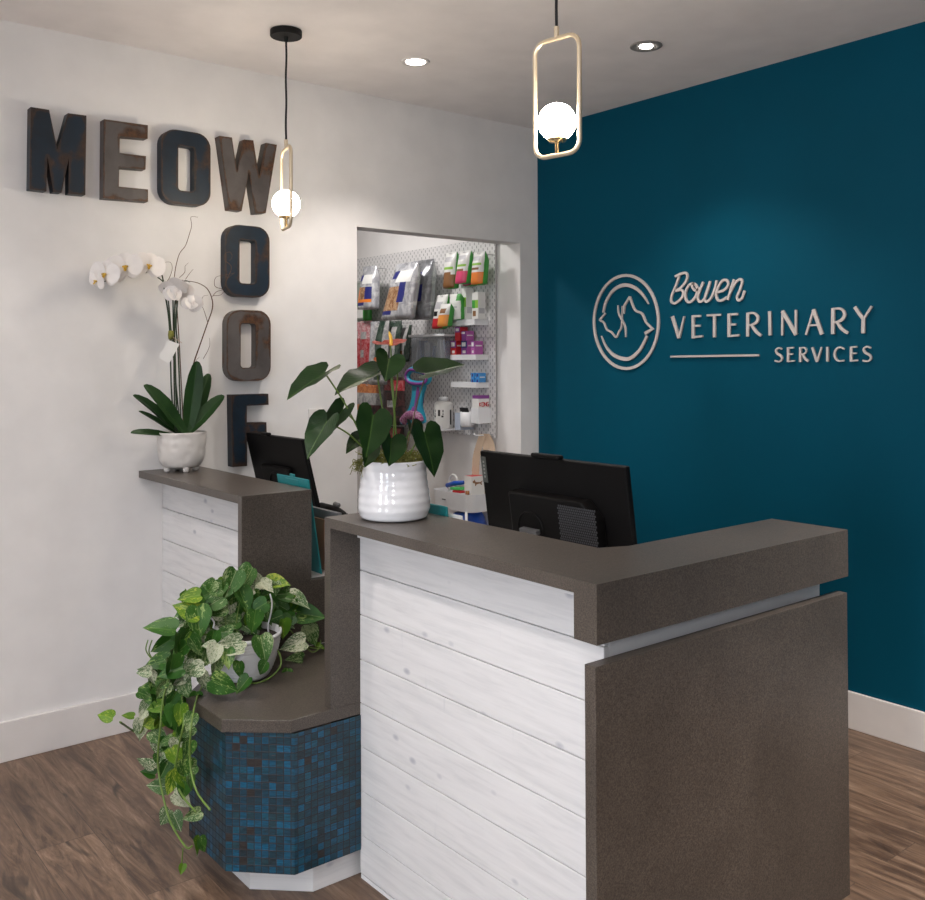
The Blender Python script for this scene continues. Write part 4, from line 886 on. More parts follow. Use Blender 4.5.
# ------------------------------------------------------------------ clipboards and folders
def board(name, label, cat, c0, U, V_, w, hgt, t, mat, clip=True, group=None):
    th = thing(name, tuple(c0), label, cat, group); c = Vector(c0)+V_*hgt/2; Nn = U.cross(V_).normalized()
    bm = BM(); obox(bm, c, U*w/2, V_*hgt/2, Nn*t/2); obj('board', bm, mat, th, bev=.004)
    if clip:
        bm = BM(); obox(bm, Vector(c0)+V_*(hgt+.004), U*.016, V_*.006, Nn*.003); obox(bm, Vector(c0)+V_*(hgt-.02)-Nn*0, U*.05, V_*.012, Nn*(t/2+.002)); obj('clip', bm, mat, th, bev=.0015)
    return th
Vt = Vector((-.050, .0, .32)).normalized()
board('clipboard', 'teal clipboard sticking up behind the left counter end, in front of the left monitor', 'clipboard', (-1.925, -.795, WS+.004), Vector((0, 1, 0)), Vt, .235, .345, .006, TEALP)
bm = BM(); obox(bm, (-1.895, -.85, WS+.10), Vector((0, .11, 0)), Vt*.097, Vector((.004, 0, 0))); tag(obj('folder', bm, C('brown_card', .20, .085, .04), origin=(-1.895, -.85, WS)), 'brown folder leaning between the teal clipboard and the grey files', 'folder')
bm = BM(); obox(bm, (-1.872, -.86, WS+.115), Vector((0, .115, 0)), Vt*.112, Vector((.008, 0, 0))); tag(obj('file_box', bm, GREYP, origin=(-1.872, -.86, WS)), 'dark grey upright file behind the brown folder in the desk gap', 'file')
p0 = at(427, 503, 'x', -1.955); p1 = at(446.5, 507, 'x', -1.955)
cbt = board('clipboard', 'teal clipboard just right of the anthurium pot behind the front counter', 'clipboard', (-1.945, (p0.y+p1.y)/2+.02, WS+.004), Vector((0, 1, 0)), Vector((-.03, 0, .32)).normalized(), .20, p0.z-WS+.004, .006, TEALP, False)
bm = BM(); pc = Vector((-1.936, (p0.y+p1.y)/2-.015, WS+.004)); obox(bm, pc+Vector((0, 0, .160)), Vector((0, .10, 0)), Vector((-.014, 0, .155)), Vector((.001, 0, 0))); tag(obj('paper_sheet', bm, PAPER, origin=pc), 'white paper behind the teal clipboard by the anthurium pot', 'paper')

# ------------------------------------------------------------------ light switch
sw = thing('light_switch', (-1.418, 0, 1.13), 'white switch plate on the white wall behind the anthurium leaves', 'light switch')
bm = BM(); box(bm, -1.465, -1.372, -.006, -.0005, 1.137, 1.276); obj('plate', bm, TRIMW, sw, bev=.002)
bm = BM(); box(bm, -1.436, -1.401, -.011, -.006, 1.16, 1.25); obj('rocker', bm, TRIMW, sw, bev=.001)

# ------------------------------------------------------------------ pegboard
def mat_peg():
    m, nt, b = new_mat('pegboard'); v = mapping(nt, (1, 1, 1), 'Object'); b.inputs['Roughness'].default_value = .45
    sp_ = node(nt, 'ShaderNodeSeparateXYZ'); nt.links.new(v, sp_.inputs[0]); outs = []
    def mth(op, a, b_=None):
        n = node(nt, 'ShaderNodeMath', operation=op)
        for i, s in enumerate((a, b_)):
            if s is None: continue
            if isinstance(s, (int, float)): n.inputs[i].default_value = s
            else: nt.links.new(s, n.inputs[i])
        return n.outputs[0]
    for off in (0, .5):
        u = mth('ABSOLUTE', mth('SUBTRACT', mth('FRACT', mth('ADD', mth('DIVIDE', sp_.outputs['Y'], .04), 20+off)), .5))
        w = mth('ABSOLUTE', mth('SUBTRACT', mth('FRACT', mth('ADD', mth('DIVIDE', sp_.outputs['Z'], .04), 60+off)), .5))
        outs.append(mth('LESS_THAN', mth('MAXIMUM', mth('DIVIDE', u, .075), mth('DIVIDE', w, .19)), 1))
    hole = mth('MAXIMUM', outs[0], outs[1])
    nt.links.new(mixc(nt, hole, (.66, .65, .65), (.22, .22, .23)), b.inputs['Base Color']); return m
PEG = mat_peg(); BXF = -.141
pb = thing('pegboard', (-.137, .95, 1.06), 'white slotted pegboard wall panel seen through the opening', 'pegboard')
bm = BM(); box(bm, BXF, -.136, .206, 1.75, 1.632, 2.20); obj('panel', bm, PEG, pb)
bm = BM(); box(bm, BXF, -.136, .206, 1.75, 1.06, 1.628); obj('panel', bm, PEG, pb)
bm = BM()
for y in (.25, .95, 1.70):
    for z in (1.09, 1.58, 1.68, 2.15): box(bm, -.136, SX-.0005, y-.01, y+.01, z-.01, z+.01)
obj('spacer', bm, LGREY, pb)

def rect(X, x0, y0, x1, y1):
    a = at(x0, (y0+y1)/2, 'x', X).y; b_ = at(x1, (y0+y1)/2, 'x', X).y; m = (x0+x1)/2
    return a, b_, at(m, y1, 'x', X).z, at(m, y0, 'x', X).z      # y high, y low, z low, z high
def pick(rects, u, v, d):
    for (u0, u1, v0, v1, mi) in rects:
        if u0 <= u <= u1 and v0 <= v <= v1: d = mi
    return d
def pouch(name, label, cat, X, R, mats, rects, side=1, th=.03, lean=0, hook=True, group='pet food pouches on the pegboard', skew=0, nu=10, nv=14, taper=0, gus=0):
    """u runs 0..1 from the left edge to the right as seen, v from bottom to top"""
    y1, y0, z0, z1 = R; bm = BM(); F, B = [], []
    for j in range(nv+1):
        v = j/nv; a, b_ = [], []
        for i in range(nu+1):
            u = i/nu; e = (1-abs(2*u-1)**3)*min(1, (1-v)*3.2)*(1 if v > .05 else .7); y = (y1+y0)/2+(y0-y1)*(u-.5)*(1-taper*v) - skew*(v-.5); z = z0+(z1-z0)*v - .006*math.sin(PI*u)*(1 if j == 0 else 0)
            xx = X - lean*(1-v)
            wr = .003*noise.noise(Vector((u*5+X*9, v*6+y*7, 0)))
            a.append(bm.verts.new((xx-th*.6*e+wr-.001, y, z))); b_.append(bm.verts.new((xx+th*.4*e+.001+gus*min(1, (1-v)*4), y, z)))
        F.append(a); B.append(b_)
    for j in range(nv):
        for i in range(nu):
            u, v = (i+.5)/nu, (j+.5)/nv
            bm.faces.new((F[j][i], F[j][i+1], F[j+1][i+1], F[j+1][i])).material_index = pick(rects, u, v, 0)
            bm.faces.new((B[j][i+1], B[j][i], B[j+1][i], B[j+1][i+1])).material_index = side
        bm.faces.new((F[j][nu], B[j][nu], B[j+1][nu], F[j+1][nu])).material_index = side
        bm.faces.new((B[j][0], F[j][0], F[j+1][0], B[j+1][0])).material_index = side
    for i in range(nu):
        bm.faces.new((B[0][i], B[0][i+1], F[0][i+1], F[0][i])).material_index = side
        bm.faces.new((F[nv][i], F[nv][i+1], B[nv][i+1], B[nv][i])).material_index = side
    ym = (y0+y1)/2-skew*.5; o = obj(name, bm, mats, origin=(X, ym, z0), smooth=True); tag(o, label, cat, group)
    if hook:
        hb = BM()
        for s_ in (-.006, .006): tube(hb, [(BXF, ym+s_, z1-.010), (X-.012, ym+s_, z1-.010), (X-.014, ym+s_, z1+.002)], .0016, 6)
        obj('hook', hb, LGREY, pb)
    return o
def pbox(name, label, cat, R, X0_, X1_, mats, fr=(), sr=(), top=0, group=None, nu=8, nv=10):
    y1, y0, z0, z1 = R; bm = BM()
    def quad(f, rects, d):
        for j in range(nv):
            for i in range(nu):
                vs = [bm.verts.new(f(a/nu, b_/nv)) for a, b_ in ((i, j), (i+1, j), (i+1, j+1), (i, j+1))]
                bm.faces.new(vs).material_index = pick(rects, (i+.5)/nu, (j+.5)/nv, d)
    quad(lambda u, v: (X0_, y1+(y0-y1)*u, z0+(z1-z0)*v), fr, 0)
    quad(lambda u, v: (X0_+(X1_-X0_)*u, y0, z0+(z1-z0)*v), sr, 0)
    for f in ([(X1_, y0, z0), (X1_, y1, z0), (X1_, y1, z1), (X1_, y0, z1)], [(X1_, y1, z0), (X0_, y1, z0), (X0_, y1, z1), (X1_, y1, z1)]): bm.faces.new([bm.verts.new(p) for p in f])
    bm.faces.new([bm.verts.new(p) for p in ((X0_, y0, z1), (X1_, y0, z1), (X1_, y1, z1), (X0_, y1, z1))]).material_index = top
    bm.faces.new([bm.verts.new(p) for p in ((X0_, y0, z0), (X0_, y1, z0), (X1_, y1, z0), (X1_, y0, z0))])
    bmesh.ops.remove_doubles(bm, verts=bm.verts, dist=1e-5)
    o = obj(name, bm, mats, origin=((X0_+X1_)/2, (y0+y1)/2, z0)); return tag(o, label, cat, group)
def mottle(name, a, b_, sc_=40, rough=.4, metal=0):
    m, nt, b = new_mat(name); tc = node(nt, 'ShaderNodeTexCoord'); n = tex_noise(nt, tc.outputs['Object'], sc_, 4, .8, .6); r = ramp(nt, [(.42, a), (.58, b_)])
    nt.links.new(n.outputs['Fac'], r.inputs['Fac']); nt.links.new(r.outputs['Color'], b.inputs['Base Color']); b.inputs['Roughness'].default_value = rough; b.inputs['Metallic'].default_value = metal
    bp = node(nt, 'ShaderNodeBump'); bp.inputs['Strength'].default_value = .6; bp.inputs['Distance'].default_value = .01; nt.links.new(n.outputs['Fac'], bp.inputs['Height']); nt.links.new(bp.outputs['Normal'], b.inputs['Normal']); return m
SILV = mottle('silver_foil', (.42, .43, .46), (.68, .69, .72), 16, .25, .35); SILVD = mottle('grey_foil', (.15, .155, .17), (.26, .27, .29), 16, .28, .3); FOODB = mottle('brown_food_print', (.22, .10, .04), (.42, .27, .16), 40)  # both foils: pale and dark patches paint wrinkle reflections into the colour
REDM = mottle('red_mottled_print', (.36, .015, .025), (.50, .16, .17), 45); PNKM = mottle('pink_mottled_print', (.45, .16, .18), (.60, .42, .42), 45); BLKM = mottle('black_mottled_print', (.012, .010, .010), (.09, .03, .03), 30)
GRNM = mottle('dark_green_mottled_print', (.012, .035, .022), (.06, .09, .07), 30); GRYM = mottle('grey_mottled_print', (.25, .25, .26), (.45, .44, .43), 30)
# silver food bags
SG = 'silver food bags hanging on the pegboard'
pouch('food_bag', 'small silver and orange food bag hanging at upper left of the pegboard', 'food bag', -.27, rect(-.27, 361.5, 266, 379, 309), [SILV, SILV, ORNG, NAVYP, FOODB, PWHT],
      [(0,.85,.12,.50,2),(.35,.7,.18,.48,4),(.65,.9,.20,.52,3),(0,.55,.06,.14,3),(.05,.42,.64,.78,3),(.42,.9,.58,.80,5)], 1, .06, .03, gus=.03, group=SG, taper=.25)
pouch('food_bag', 'large tilted silver food bag with brown window and navy strip, front one of the pair', 'food bag', -.36, rect(-.36, 391, 263, 421, 319), [SILV, SILV, FOODB, NAVYP, PWHT],
      [(.08,.65,.16,.60,2),(.62,.78,.30,.64,3),(.0,.5,.08,.16,3),(.12,.40,.74,.84,3),(.45,.9,.66,.88,4)], 1, .07, .06, gus=.03, group=SG, skew=.045, taper=.28)
pouch('food_bag', 'large grey food bag half hidden behind the tilted silver one', 'food bag', -.24, rect(-.24, 412, 260, 436, 319), [SILVD, SILV, FOODB, NAVYP, SILV],
      [(.25,.65,.15,.56,2),(.50,.75,.30,.56,3),(.3,.7,.62,.68,3),(.3,.7,.74,.80,3)], 1, .08, .05, gus=.03, group=SG, taper=.15)
pouch('food_bag', 'grey-green food bag cut off by the left edge of the opening', 'food bag', -.22, rect(-.22, 352, 281, 368, 321), [C('sage_print', .27, .31, .27), PGRN, PWHT, PGRNL], [(0,1,.1,.35,2),(0,.9,.34,.40,3),(.8,1,0,.3,1)], 1, .03, gus=.03, group=SG)
# red treats, dark bags, toys
for k, (x0, x1, lb) in enumerate(((354, 362, 'red and white treat packet, leftmost on the lower pegboard'), (363, 374, 'pink and red treat packet just right of the leftmost red one'))):
    pouch('treat_packet', lb, 'treat packet', -.23-.02*k, rect(-.23, x0, 320+k, x1, 372), [REDM, REDM, GRYM, PNKM], [(0,1,.62,.98,3),(.2,.7,.62,.8,2),(.1,.5,.3,.42,2)], 1, .03, group='red treat packets at the left of the pegboard')
pouch('treat_bag', 'white and grey treat bag with dark green edge hanging below the small silver bag', 'treat bag', -.30, rect(-.30, 372, 321, 391, 384), [GRYM, GRNM, SILV, GRNM], [(0,.3,.0,1,2),(.55,.75,.1,1,3)], 1, .05, .04, group='dark-edged treat bags', skew=-.03)
pouch('treat_bag', 'dark green and clear treat bag behind the red anthurium flower', 'treat bag', -.26, rect(-.26, 390, 321, 402, 362), [GRNM, GRNM, GRYM, PBRN], [(.4,.8,.1,.85,2)], 1, .05, .02, group='dark-edged treat bags')
pouch('treat_bag', 'dark treat bag with pale window left of the clear bin', 'treat bag', -.22, rect(-.22, 401, 325, 412, 361), [GRNM, BLKM, GRYM, GRYM, PBRN], [(.2,.75,.4,1,2),(.25,.7,.1,.4,3),(.3,.6,.15,.3,4)], 1, .04, .02, group='dark-edged treat bags')
pouch('treat_bag', 'orange and white treat bag low at the left edge of the opening', 'treat bag', -.24, rect(-.24, 353, 384, 384, 425), [GRYM, SILVD, mottle('orange_mottled', (.35, .10, .03), (.55, .22, .08), 40), BLKM], [(0,.9,.78,1,2),(.1,.7,.35,.5,2),(.6,.95,.0,.5,3)], 1, .04, group='dark-edged treat bags')
pouch('toy_packet', 'black and red toy packet behind the anthurium stems', 'pet toy packet', -.28, rect(-.28, 383, 377, 405, 424), [BLKM, BLKM, REDM, GRYM], [(.1,.95,.70,.92,2),(.3,.6,.35,.5,3)], 1, .03, group='black and red toy packets')
pouch('toy_packet', 'black and red toy packet hanging below another of its kind', 'pet toy packet', -.160, rect(-.160, 381, 426, 404, 452), [BLKM, BLKM, REDM, GRYM], [(.1,.9,.6,.9,2)], 1, .05, group='black and red toy packets')
# tug toy
TX = -.33
def tg3(x, y): return at(350+x/5.62, 310+y/5.62, 'x', TX)
toy = thing('tug_toy', tuple(tg3(375, 640)), 'purple and blue rope-patterned dog tug toy hanging on the pegboard', 'dog toy')
bm = BM(); ringp = catmull([tg3(325,360),tg3(350,335),(tg3(400,345)),tg3(440,365),tg3(438,400),tg3(405,415),tg3(350,410),tg3(328,390)], 5, True); tube(bm, ringp, .018, 8, closed=True); obj('handle', bm, CYAN, toy, smooth=True)
bm = BM(); tube(bm, [p+Vector((-.012, 0, 0)) for p in ringp], .010, 8, closed=True); obj('handle_print', bm, PPUR, toy, smooth=True)
OT = Vector((.0, 0, 0))
bm = BM(); prism(bm, catmull([tg3(352,408),(tg3(405,408)),tg3(420,430),tg3(404,480),tg3(398,540),tg3(414,600),tg3(412,636),tg3(345,642),tg3(286,640),tg3(295,600),tg3(325,560),tg3(344,500),tg3(348,440)], 4, True), (.016, 0, 0)); obj('backing', bm, CYAN, toy)
bm = BM(); tube(bm, catmull([*[tg3(a_, b_)+Vector((.02, 0, 0)) for a_, b_ in ((382,415),(380,470),(370,540),(358,575))]], 5), [.024]*4+[.027]*8+[.036]*4, 12); obj('shaft', bm, PPUR, toy, smooth=True)
bm = BM(); tube(bm, catmull([tg3(303,625),tg3(325,598),tg3(360,590),tg3(392,605),tg3(402,630)], 5), .030, 10); obj('printed_end', bm, mottle('mottled_plum', (.20, .03, .14), (.40, .22, .30), 60), toy, smooth=True)
# clear bin with white shelf lip
cb = rect(-.27, 411, 337, 445, 367)
bn = thing('clear_bin', (-.2, (cb[0]+cb[1])/2, cb[2]), 'clear plastic leaflet bin under a white shelf in the middle of the pegboard', 'bin')
CLR = simple('clear_plastic', (.85, .88, .92), .08, trans=.85)
bm = BM(); box(bm, -.27, -.266, cb[1], cb[0], cb[2], cb[3]); box(bm, -.266, BXF-.001, cb[1], cb[1]+.004, cb[2], cb[3]); box(bm, -.266, BXF-.001, cb[0]-.004, cb[0], cb[2], cb[3]); box(bm, -.266, BXF-.001, cb[1]+.004, cb[0]-.004, cb[2], cb[2]+.004); obj('tray', bm, CLR, bn)
bm = BM(); box(bm, -.285, BXF-.001, cb[1]-.01, cb[0]+.01, cb[3]+.001, cb[3]+.016); obj('lid_shelf', bm, PLASTW, bn, bev=.003)
r_ = random.Random(8)
for k in range(8):
    y = cb[1]+.03+k*(cb[0]-cb[1]-.06)/7; bm = BM(); z1 = cb[3]-r_.uniform(.01, .05); a = r_.uniform(-.02, .02)
    obox(bm, (-.215, y, (cb[2]+.006+z1)/2), Vector((.032, .004, 0)), Vector((0, .006, 0)), Vector((0, a, (z1-cb[2]-.012)/2)))
    tag(obj('syringe_packet', bm, C('pale_packet', .55, .60, .68) if k % 3 else C('blue_packet', .12, .22, .45), origin=(-.215, y, cb[2]+.006)), 'thin pale packet standing in the clear bin', 'packet', 'packets standing in the clear bin')
# treat pouches top right
TG = 'green-edged treat pouches, upper right of the pegboard'
pr_ = [(.15,.8,.72,.88,3),(.1,.85,.48,.58,2),(.25,.75,.36,.44,4)]
pouch('treat_pouch', 'green-edged treat pouch with brown base, left of three in the top row', 'treat pouch', -.23, rect(-.23, 446, 252, 457, 288), [PWHT, PGRN, PGRNL, LGREY, PBRN], [(0,1,0,.33,4)]+pr_, 1, .04, .02, gus=.032, group=TG)
pouch('treat_pouch', 'green-edged treat pouch with pink base in the top row', 'treat pouch', -.26, rect(-.26, 459, 251, 470, 283), [PWHT, PGRN, PGRNL, LGREY, PPINK, PBRN], [(0,1,0,.33,4)]+pr_[:2]+[(.25,.75,.36,.44,5)], 1, .04, .02, gus=.032, group=TG, skew=.02)
pouch('treat_pouch', 'treat pouch with dark pink base mostly behind the pink one', 'treat pouch', -.20, rect(-.20, 463, 252, 473, 285), [PWHT, PGRN, PMAG], [(0,1,0,.35,2)], 1, .04, gus=.032, group=TG)
pouch('treat_pouch', 'green-edged treat pouch with orange base, rightmost in the top row', 'treat pouch', -.25, rect(-.25, 474, 252, 485.5, 284), [PWHT, PGRN, PGRNL, LGREY, ORNG, PBRN], [(0,1,0,.35,4),(.15,.8,.72,.88,3),(.1,.85,.54,.62,2),(.25,.75,.40,.48,5)], 1, .045, .02, gus=.032, group=TG)
pouch('treat_pouch', 'leaning treat pouch with red base, left end of the second row', 'treat pouch', -.26, rect(-.26, 436, 295, 447, 328), [PWHT, PGRN, PRED, LGREY, PBLK], [(0,1,0,.3,2),(.2,.6,.38,.48,4),(.2,.8,.6,.75,3)], 1, .04, .02, gus=.032, group=TG, skew=.03)
pouch('treat_pouch', 'treat pouch with amber base in front of the red one', 'treat pouch', -.31, rect(-.31, 440, 304, 450, 326), [PWHT, PGRN, ORNGD, PBRN], [(0,1,0,.5,2),(.3,.8,.6,.75,3)], 1, .035, .01, gus=.032, group=TG, hook=False, skew=.02)
pouch('treat_pouch', 'white treat pouch beside the white cartons on the upper shelf', 'treat pouch', -.26, rect(-.26, 450, 294, 461, 319), [PWHT, PGRN, LGREY], [(.2,.8,.4,.5,2),(.7,1,.7,1,1)], 1, .03, 0, gus=.032, group=TG, hook=False)
# shelves
def shelf(label, x0, x1, xc, y0, y1, yr=.266):
    X = at(xc, (y0+y1)/2, 'y', yr).x; a = at(x0, (y0+y1)/2, 'x', X).y; zt = at(xc, y0, 'y', yr).z; zb = at(xc, y1, 'y', yr).z
    t = thing('wall_shelf', (BXF, (a+yr)/2, zb), label, 'shelf', 'small white shelves on the pegboard')
    bm = BM(); box(bm, X, BXF-.001, yr, a, zt-.008, zt); box(bm, X, X+.004, yr, a, zb, zt-.008); box(bm, X+.004, BXF-.001, yr, yr+.004, zb, zt-.008); box(bm, X+.004, BXF-.001, a-.004, a, zb, zt-.008); obj('tray', bm, PLASTW, t, bev=.001)
    return X, a, yr, zt
S1 = shelf('white pegboard shelf holding the white cartons', 446, 487, 474.5, 319, 325)
S2 = shelf('white pegboard shelf holding the red and purple boxes', 450, 488, 475.6, 354.5, 360)
S3 = shelf('white pegboard shelf holding the small blue boxes', 451, 489, 476, 382.5, 388)
def onshelf(S, x0, x1, ytop, X):
    a = at(x0, ytop, 'x', X).y; b_ = at(x1, ytop, 'x', X).y; return (a, b_, S[3]+.0005, at((x0+x1)/2, ytop, 'x', X).z)
CG = 'white cartons on the upper shelf'
for (x0, x1, yt, X, lb) in ((461.5, 466, 288, -.235, 'white carton with green square, left one on the upper shelf'), (472, 478, 292, -.245, 'white carton with green square, right one on the upper shelf')):
    pbox('carton', lb, 'carton', onshelf(S1, x0, x1, yt, X), X, X+.055, [PWHT, PGRN, PGRNL, LGREY, PBRN], [(0,.55,.45,.70,1),(.55,1,.45,.70,2),(.1,.6,.1,.3,4)], [(.1,.9,.7,.74,3),(.1,.9,.58,.62,3),(.1,.9,.46,.50,3),(.1,.9,.34,.38,3),(.1,.9,.22,.26,3)], group=CG)
pbox('carton', 'small white carton standing at the back between the two larger ones', 'carton', onshelf(S1, 469.5, 473, 296, -.19), -.19, -.15, [PWHT, LGREY], [(.1,.9,.5,.6,1)], group=CG)
BG = 'red and purple boxes on the middle shelf'
X = -.232
bx = [(450.5, 456, 341, PRED, 'red toy box with purple top, left on the lower row of the middle shelf'), (461, 467, 341, PPUR, 'purple box in the middle of the lower row'), (471, 474.5, 341, PLIL, 'magenta box at the right of the lower row')]
for (x0, x1, yt, m_, lb) in bx:
    pbox('product_box', lb, 'box', onshelf(S2, x0, x1, yt, X), X, X+.062, [m_, PPUR if m_ != PPUR else NAVYP, PWHT, m_ if m_ != PPUR else PLIL], [(0,1,.55,1,1),(.1,.8,.65,.85,2),(.2,.7,.1,.3,2)], [(0,1,0,1,3),(.1,.9,.6,.66,2)], group=BG)
z2 = onshelf(S2, 450, 456, 341, X)[3]+.0005
for (x0, x1, yt, m_, lb) in ((455, 460, 327, PRED, 'red box stacked on top of the row, left'), (461.5, 466, 331, PPUR, 'purple and magenta box stacked on top of the row, right')):
    a, b_, _, zt = onshelf(S2, x0, x1, yt, X)
    pbox('product_box', lb, 'box', (a, b_, z2, zt), X, X+.058, [m_, PPUR, PWHT, m_ if m_ != PPUR else PLIL], [(0,1,.6,1,1),(.1,.7,.7,.9,2)], [(0,1,0,1,3),(.1,.9,.55,.6,2)], group=BG)
for (x0, x1, lb) in ((471, 474, 'small blue box, left one on the lower shelf'), (475.5, 479, 'small blue box, right one on the lower shelf')):
    pbox('small_box', lb, 'box', onshelf(S3, x0, x1, 373, -.215), -.215, -.165, [PBLU, NAVYP, PWHT], [(.2,.8,.6,.9,1),(.2,.8,.05,.3,1)], [(.1,.9,.5,.6,2)], group='small blue boxes')
# bottle, comb cup, carton in bin
bt = at(443.5, 414, 'x', -.225); b0 = at(443.5, 428, 'x', -.225).z; b1 = at(443.5, 397, 'x', -.225).z; rb = (at(436,414,'x',-.225).y-at(451,414,'x',-.225).y)/2*.80
hd = thing('bottle_holder', (-.2, bt.y, b0-.012), 'white pegboard holder under the white bottle', 'holder')
bm = BM(); box(bm, -.225-rb-.006, BXF-.001, bt.y-rb-.006, bt.y+rb+.006, b0-.012, b0-.001); box(bm, -.225-rb-.006, -.225-rb-.002, bt.y-rb-.006, bt.y+rb+.006, b0-.001, b0+.02); obj('tray', bm, PLASTW, hd, bev=.002)
bo = thing('bottle', (-.225, bt.y, b0), 'white bottle with bold black print on the lowest pegboard holder', 'bottle')
hh = b1-b0
bm = BM(); lathe(bm, [(0, 0), (rb*.95, 0), (rb, .006), (rb, hh*.74), (rb*.8, hh*.84), (rb*.42, hh*.86), (rb*.42, hh*.89), (0, hh*.89)], (-.225, bt.y, b0), 24); obj('body', bm, PWHT, bo, smooth=True)
bm = BM(); lathe(bm, [(0, hh*.892), (rb*.48, hh*.892), (rb*.46, hh), (0, hh)], (-.225, bt.y, b0), 16); obj('cap', bm, PLASTW, bo, smooth=True)
bm = BM()
for k in range(2):
    for a0, a1, z0, z1 in ((0, .42, .52, .60), (.25, .42, .40, .60), (0, .42, .44, .49), (.0, .15, .36, .42)):
        A0, A1 = math.radians(232-50*k-a0*78), math.radians(232-50*k-a1*78); R_ = rb*1.02
        f = [(-.225+R_*math.cos(t), bt.y+R_*math.sin(t), b0+hh*z) for t, z in ((A0, z0), (A1, z0), (A1, z1), (A0, z1))]; prism(bm, f, (.0015, .001, 0))
    A0, A1 = math.radians(222-50*k), math.radians(205-50*k)
prism(bm, [(-.225+rb*1.02*math.cos(t), bt.y+rb*1.02*math.sin(t), b0+hh*z) for t, z in ((4.75, .12), (4.95, .12), (4.95, .6), (4.75, .6))], (0, .001, 0))
obj('bottle_print', bm, PBLK, bo)
cc_ = rect(-.25, 459, 412, 469, 427)
cu = thing('comb_cup', (-.2, (cc_[0]+cc_[1])/2, cc_[2]), 'white pegboard cup holding black combs', 'cup')
bm = BM(); yc_ = (cc_[0]+cc_[1])/2; rc_ = (cc_[0]-cc_[1])/2*.9; lathe(bm, [(0, 0), (rc_*.8, 0), (rc_, .01), (rc_, cc_[3]-cc_[2]), (rc_-.003, cc_[3]-cc_[2]), (rc_-.004, .012), (0, .012)], (-.225, yc_, cc_[2]), 24); obj('cup', bm, PLASTW, cu, smooth=True)
bm = BM(); box(bm, -.20, BXF-.001, yc_-.01, yc_+.01, cc_[3]-.02, cc_[3]-.005); obj('bracket', bm, PLASTW, cu)
for k in range(4):
    bm = BM(); y = yc_+.022-.014*k; obox(bm, (-.225, y+.012, cc_[2]+.062), Vector((.012, 0, 0)), Vector((0, .0035, 0)), Vector((0, .022, .047))); tag(obj('comb', bm, PBLK, origin=(-.225, y, cc_[2]+.014)), 'black comb standing in the white cup', 'comb', 'combs in the white cup')
bl = rect(-.26, 453.5, 413, 459, 430)
bm = BM(); obox(bm, (-.2, (bl[0]+bl[1])/2, (bl[2]+bl[3])/2), Vector((.05, 0, 0)), Vector((0, (bl[0]-bl[1])/2, 0)), Vector((0, 0, (bl[3]-bl[2])/2))); tag(obj('clear_holder', bm, C('pale_blue_plastic', .42, .48, .58, .2), origin=(-.2, bl[0], bl[2])), 'pale blue clear holder between the bottle and the comb cup', 'holder')
kb = rect(-.235, 471, 408, 478.5, 423.5); Xk = -.235
bm = BM(); yk1, yk0, zk0, zk1 = kb
box(bm, Xk, Xk+.004, yk0, yk1, zk0, zk1); box(bm, Xk+.004, BXF-.001, yk0, yk0+.004, zk0, zk1); box(bm, Xk+.004, BXF-.001, yk1-.004, yk1, zk0, zk1); box(bm, Xk+.004, BXF-.001, yk0+.004, yk1-.004, zk0, zk0+.004)
tag(obj('pegboard_bin', bm, PLASTW, origin=(-.19, yk0, zk0), bev=.001), 'white pegboard bin holding the purple-topped toy carton', 'bin')
R = (yk1-.006, yk0+.006, zk0+.005, at(475, 395.5, 'x', Xk).z)
kc = thing('toy_carton', (-.19, (yk0+yk1)/2, zk0+.005), 'white and purple carton with red lettering in the lowest white bin', 'carton')
c_ = pbox('carton_body', None, None, R, Xk+.006, -.150, [PWHT, PPUR, PGRNL, PRED], [(0,1,.9,1,1),(0,1,.46,.50,2)], [(0,1,.9,1,1),(0,1,.46,.50,2)], top=1, nv=25)
c_.parent = kc; c_.location = Vector(c_.location)-Vector(kc.location)
# red word on the side face
bm = BM(); z0_, hgt = R[2]+(R[3]-R[2])*.60, .022; yy = R[1]-.0012; x_ = Xk+.012; wl = .0135
def bar(ax, az, bx_, bz, w_=.004):
    a = Vector((ax, yy, az)); b_ = Vector((bx_, yy, bz)); d = (b_-a); nn = Vector((-d.z, 0, d.x)).normalized()*w_/2; prism(bm, [a+nn, b_+nn, b_-nn, a-nn], (0, .001, 0))
for k, segs in enumerate((((0,0,0,1),(0,.5,1,1),(0,.5,1,0)), ((0,0,0,1),(0,1,1,1),(1,1,1,0),(1,0,0,0)), ((0,0,0,1),(0,1,1,0),(1,0,1,1)), ((1,1,0,1),(0,1,0,0),(0,0,1,0),(1,0,1,.5),(1,.5,.5,.5)))):
    for (a, b_, c__, d_) in segs: bar(x_+k*.0185+a*wl, z0_+b_*hgt, x_+k*.0185+c__*wl, z0_+d_*hgt)
obj('lettering', bm, PRED, kc)
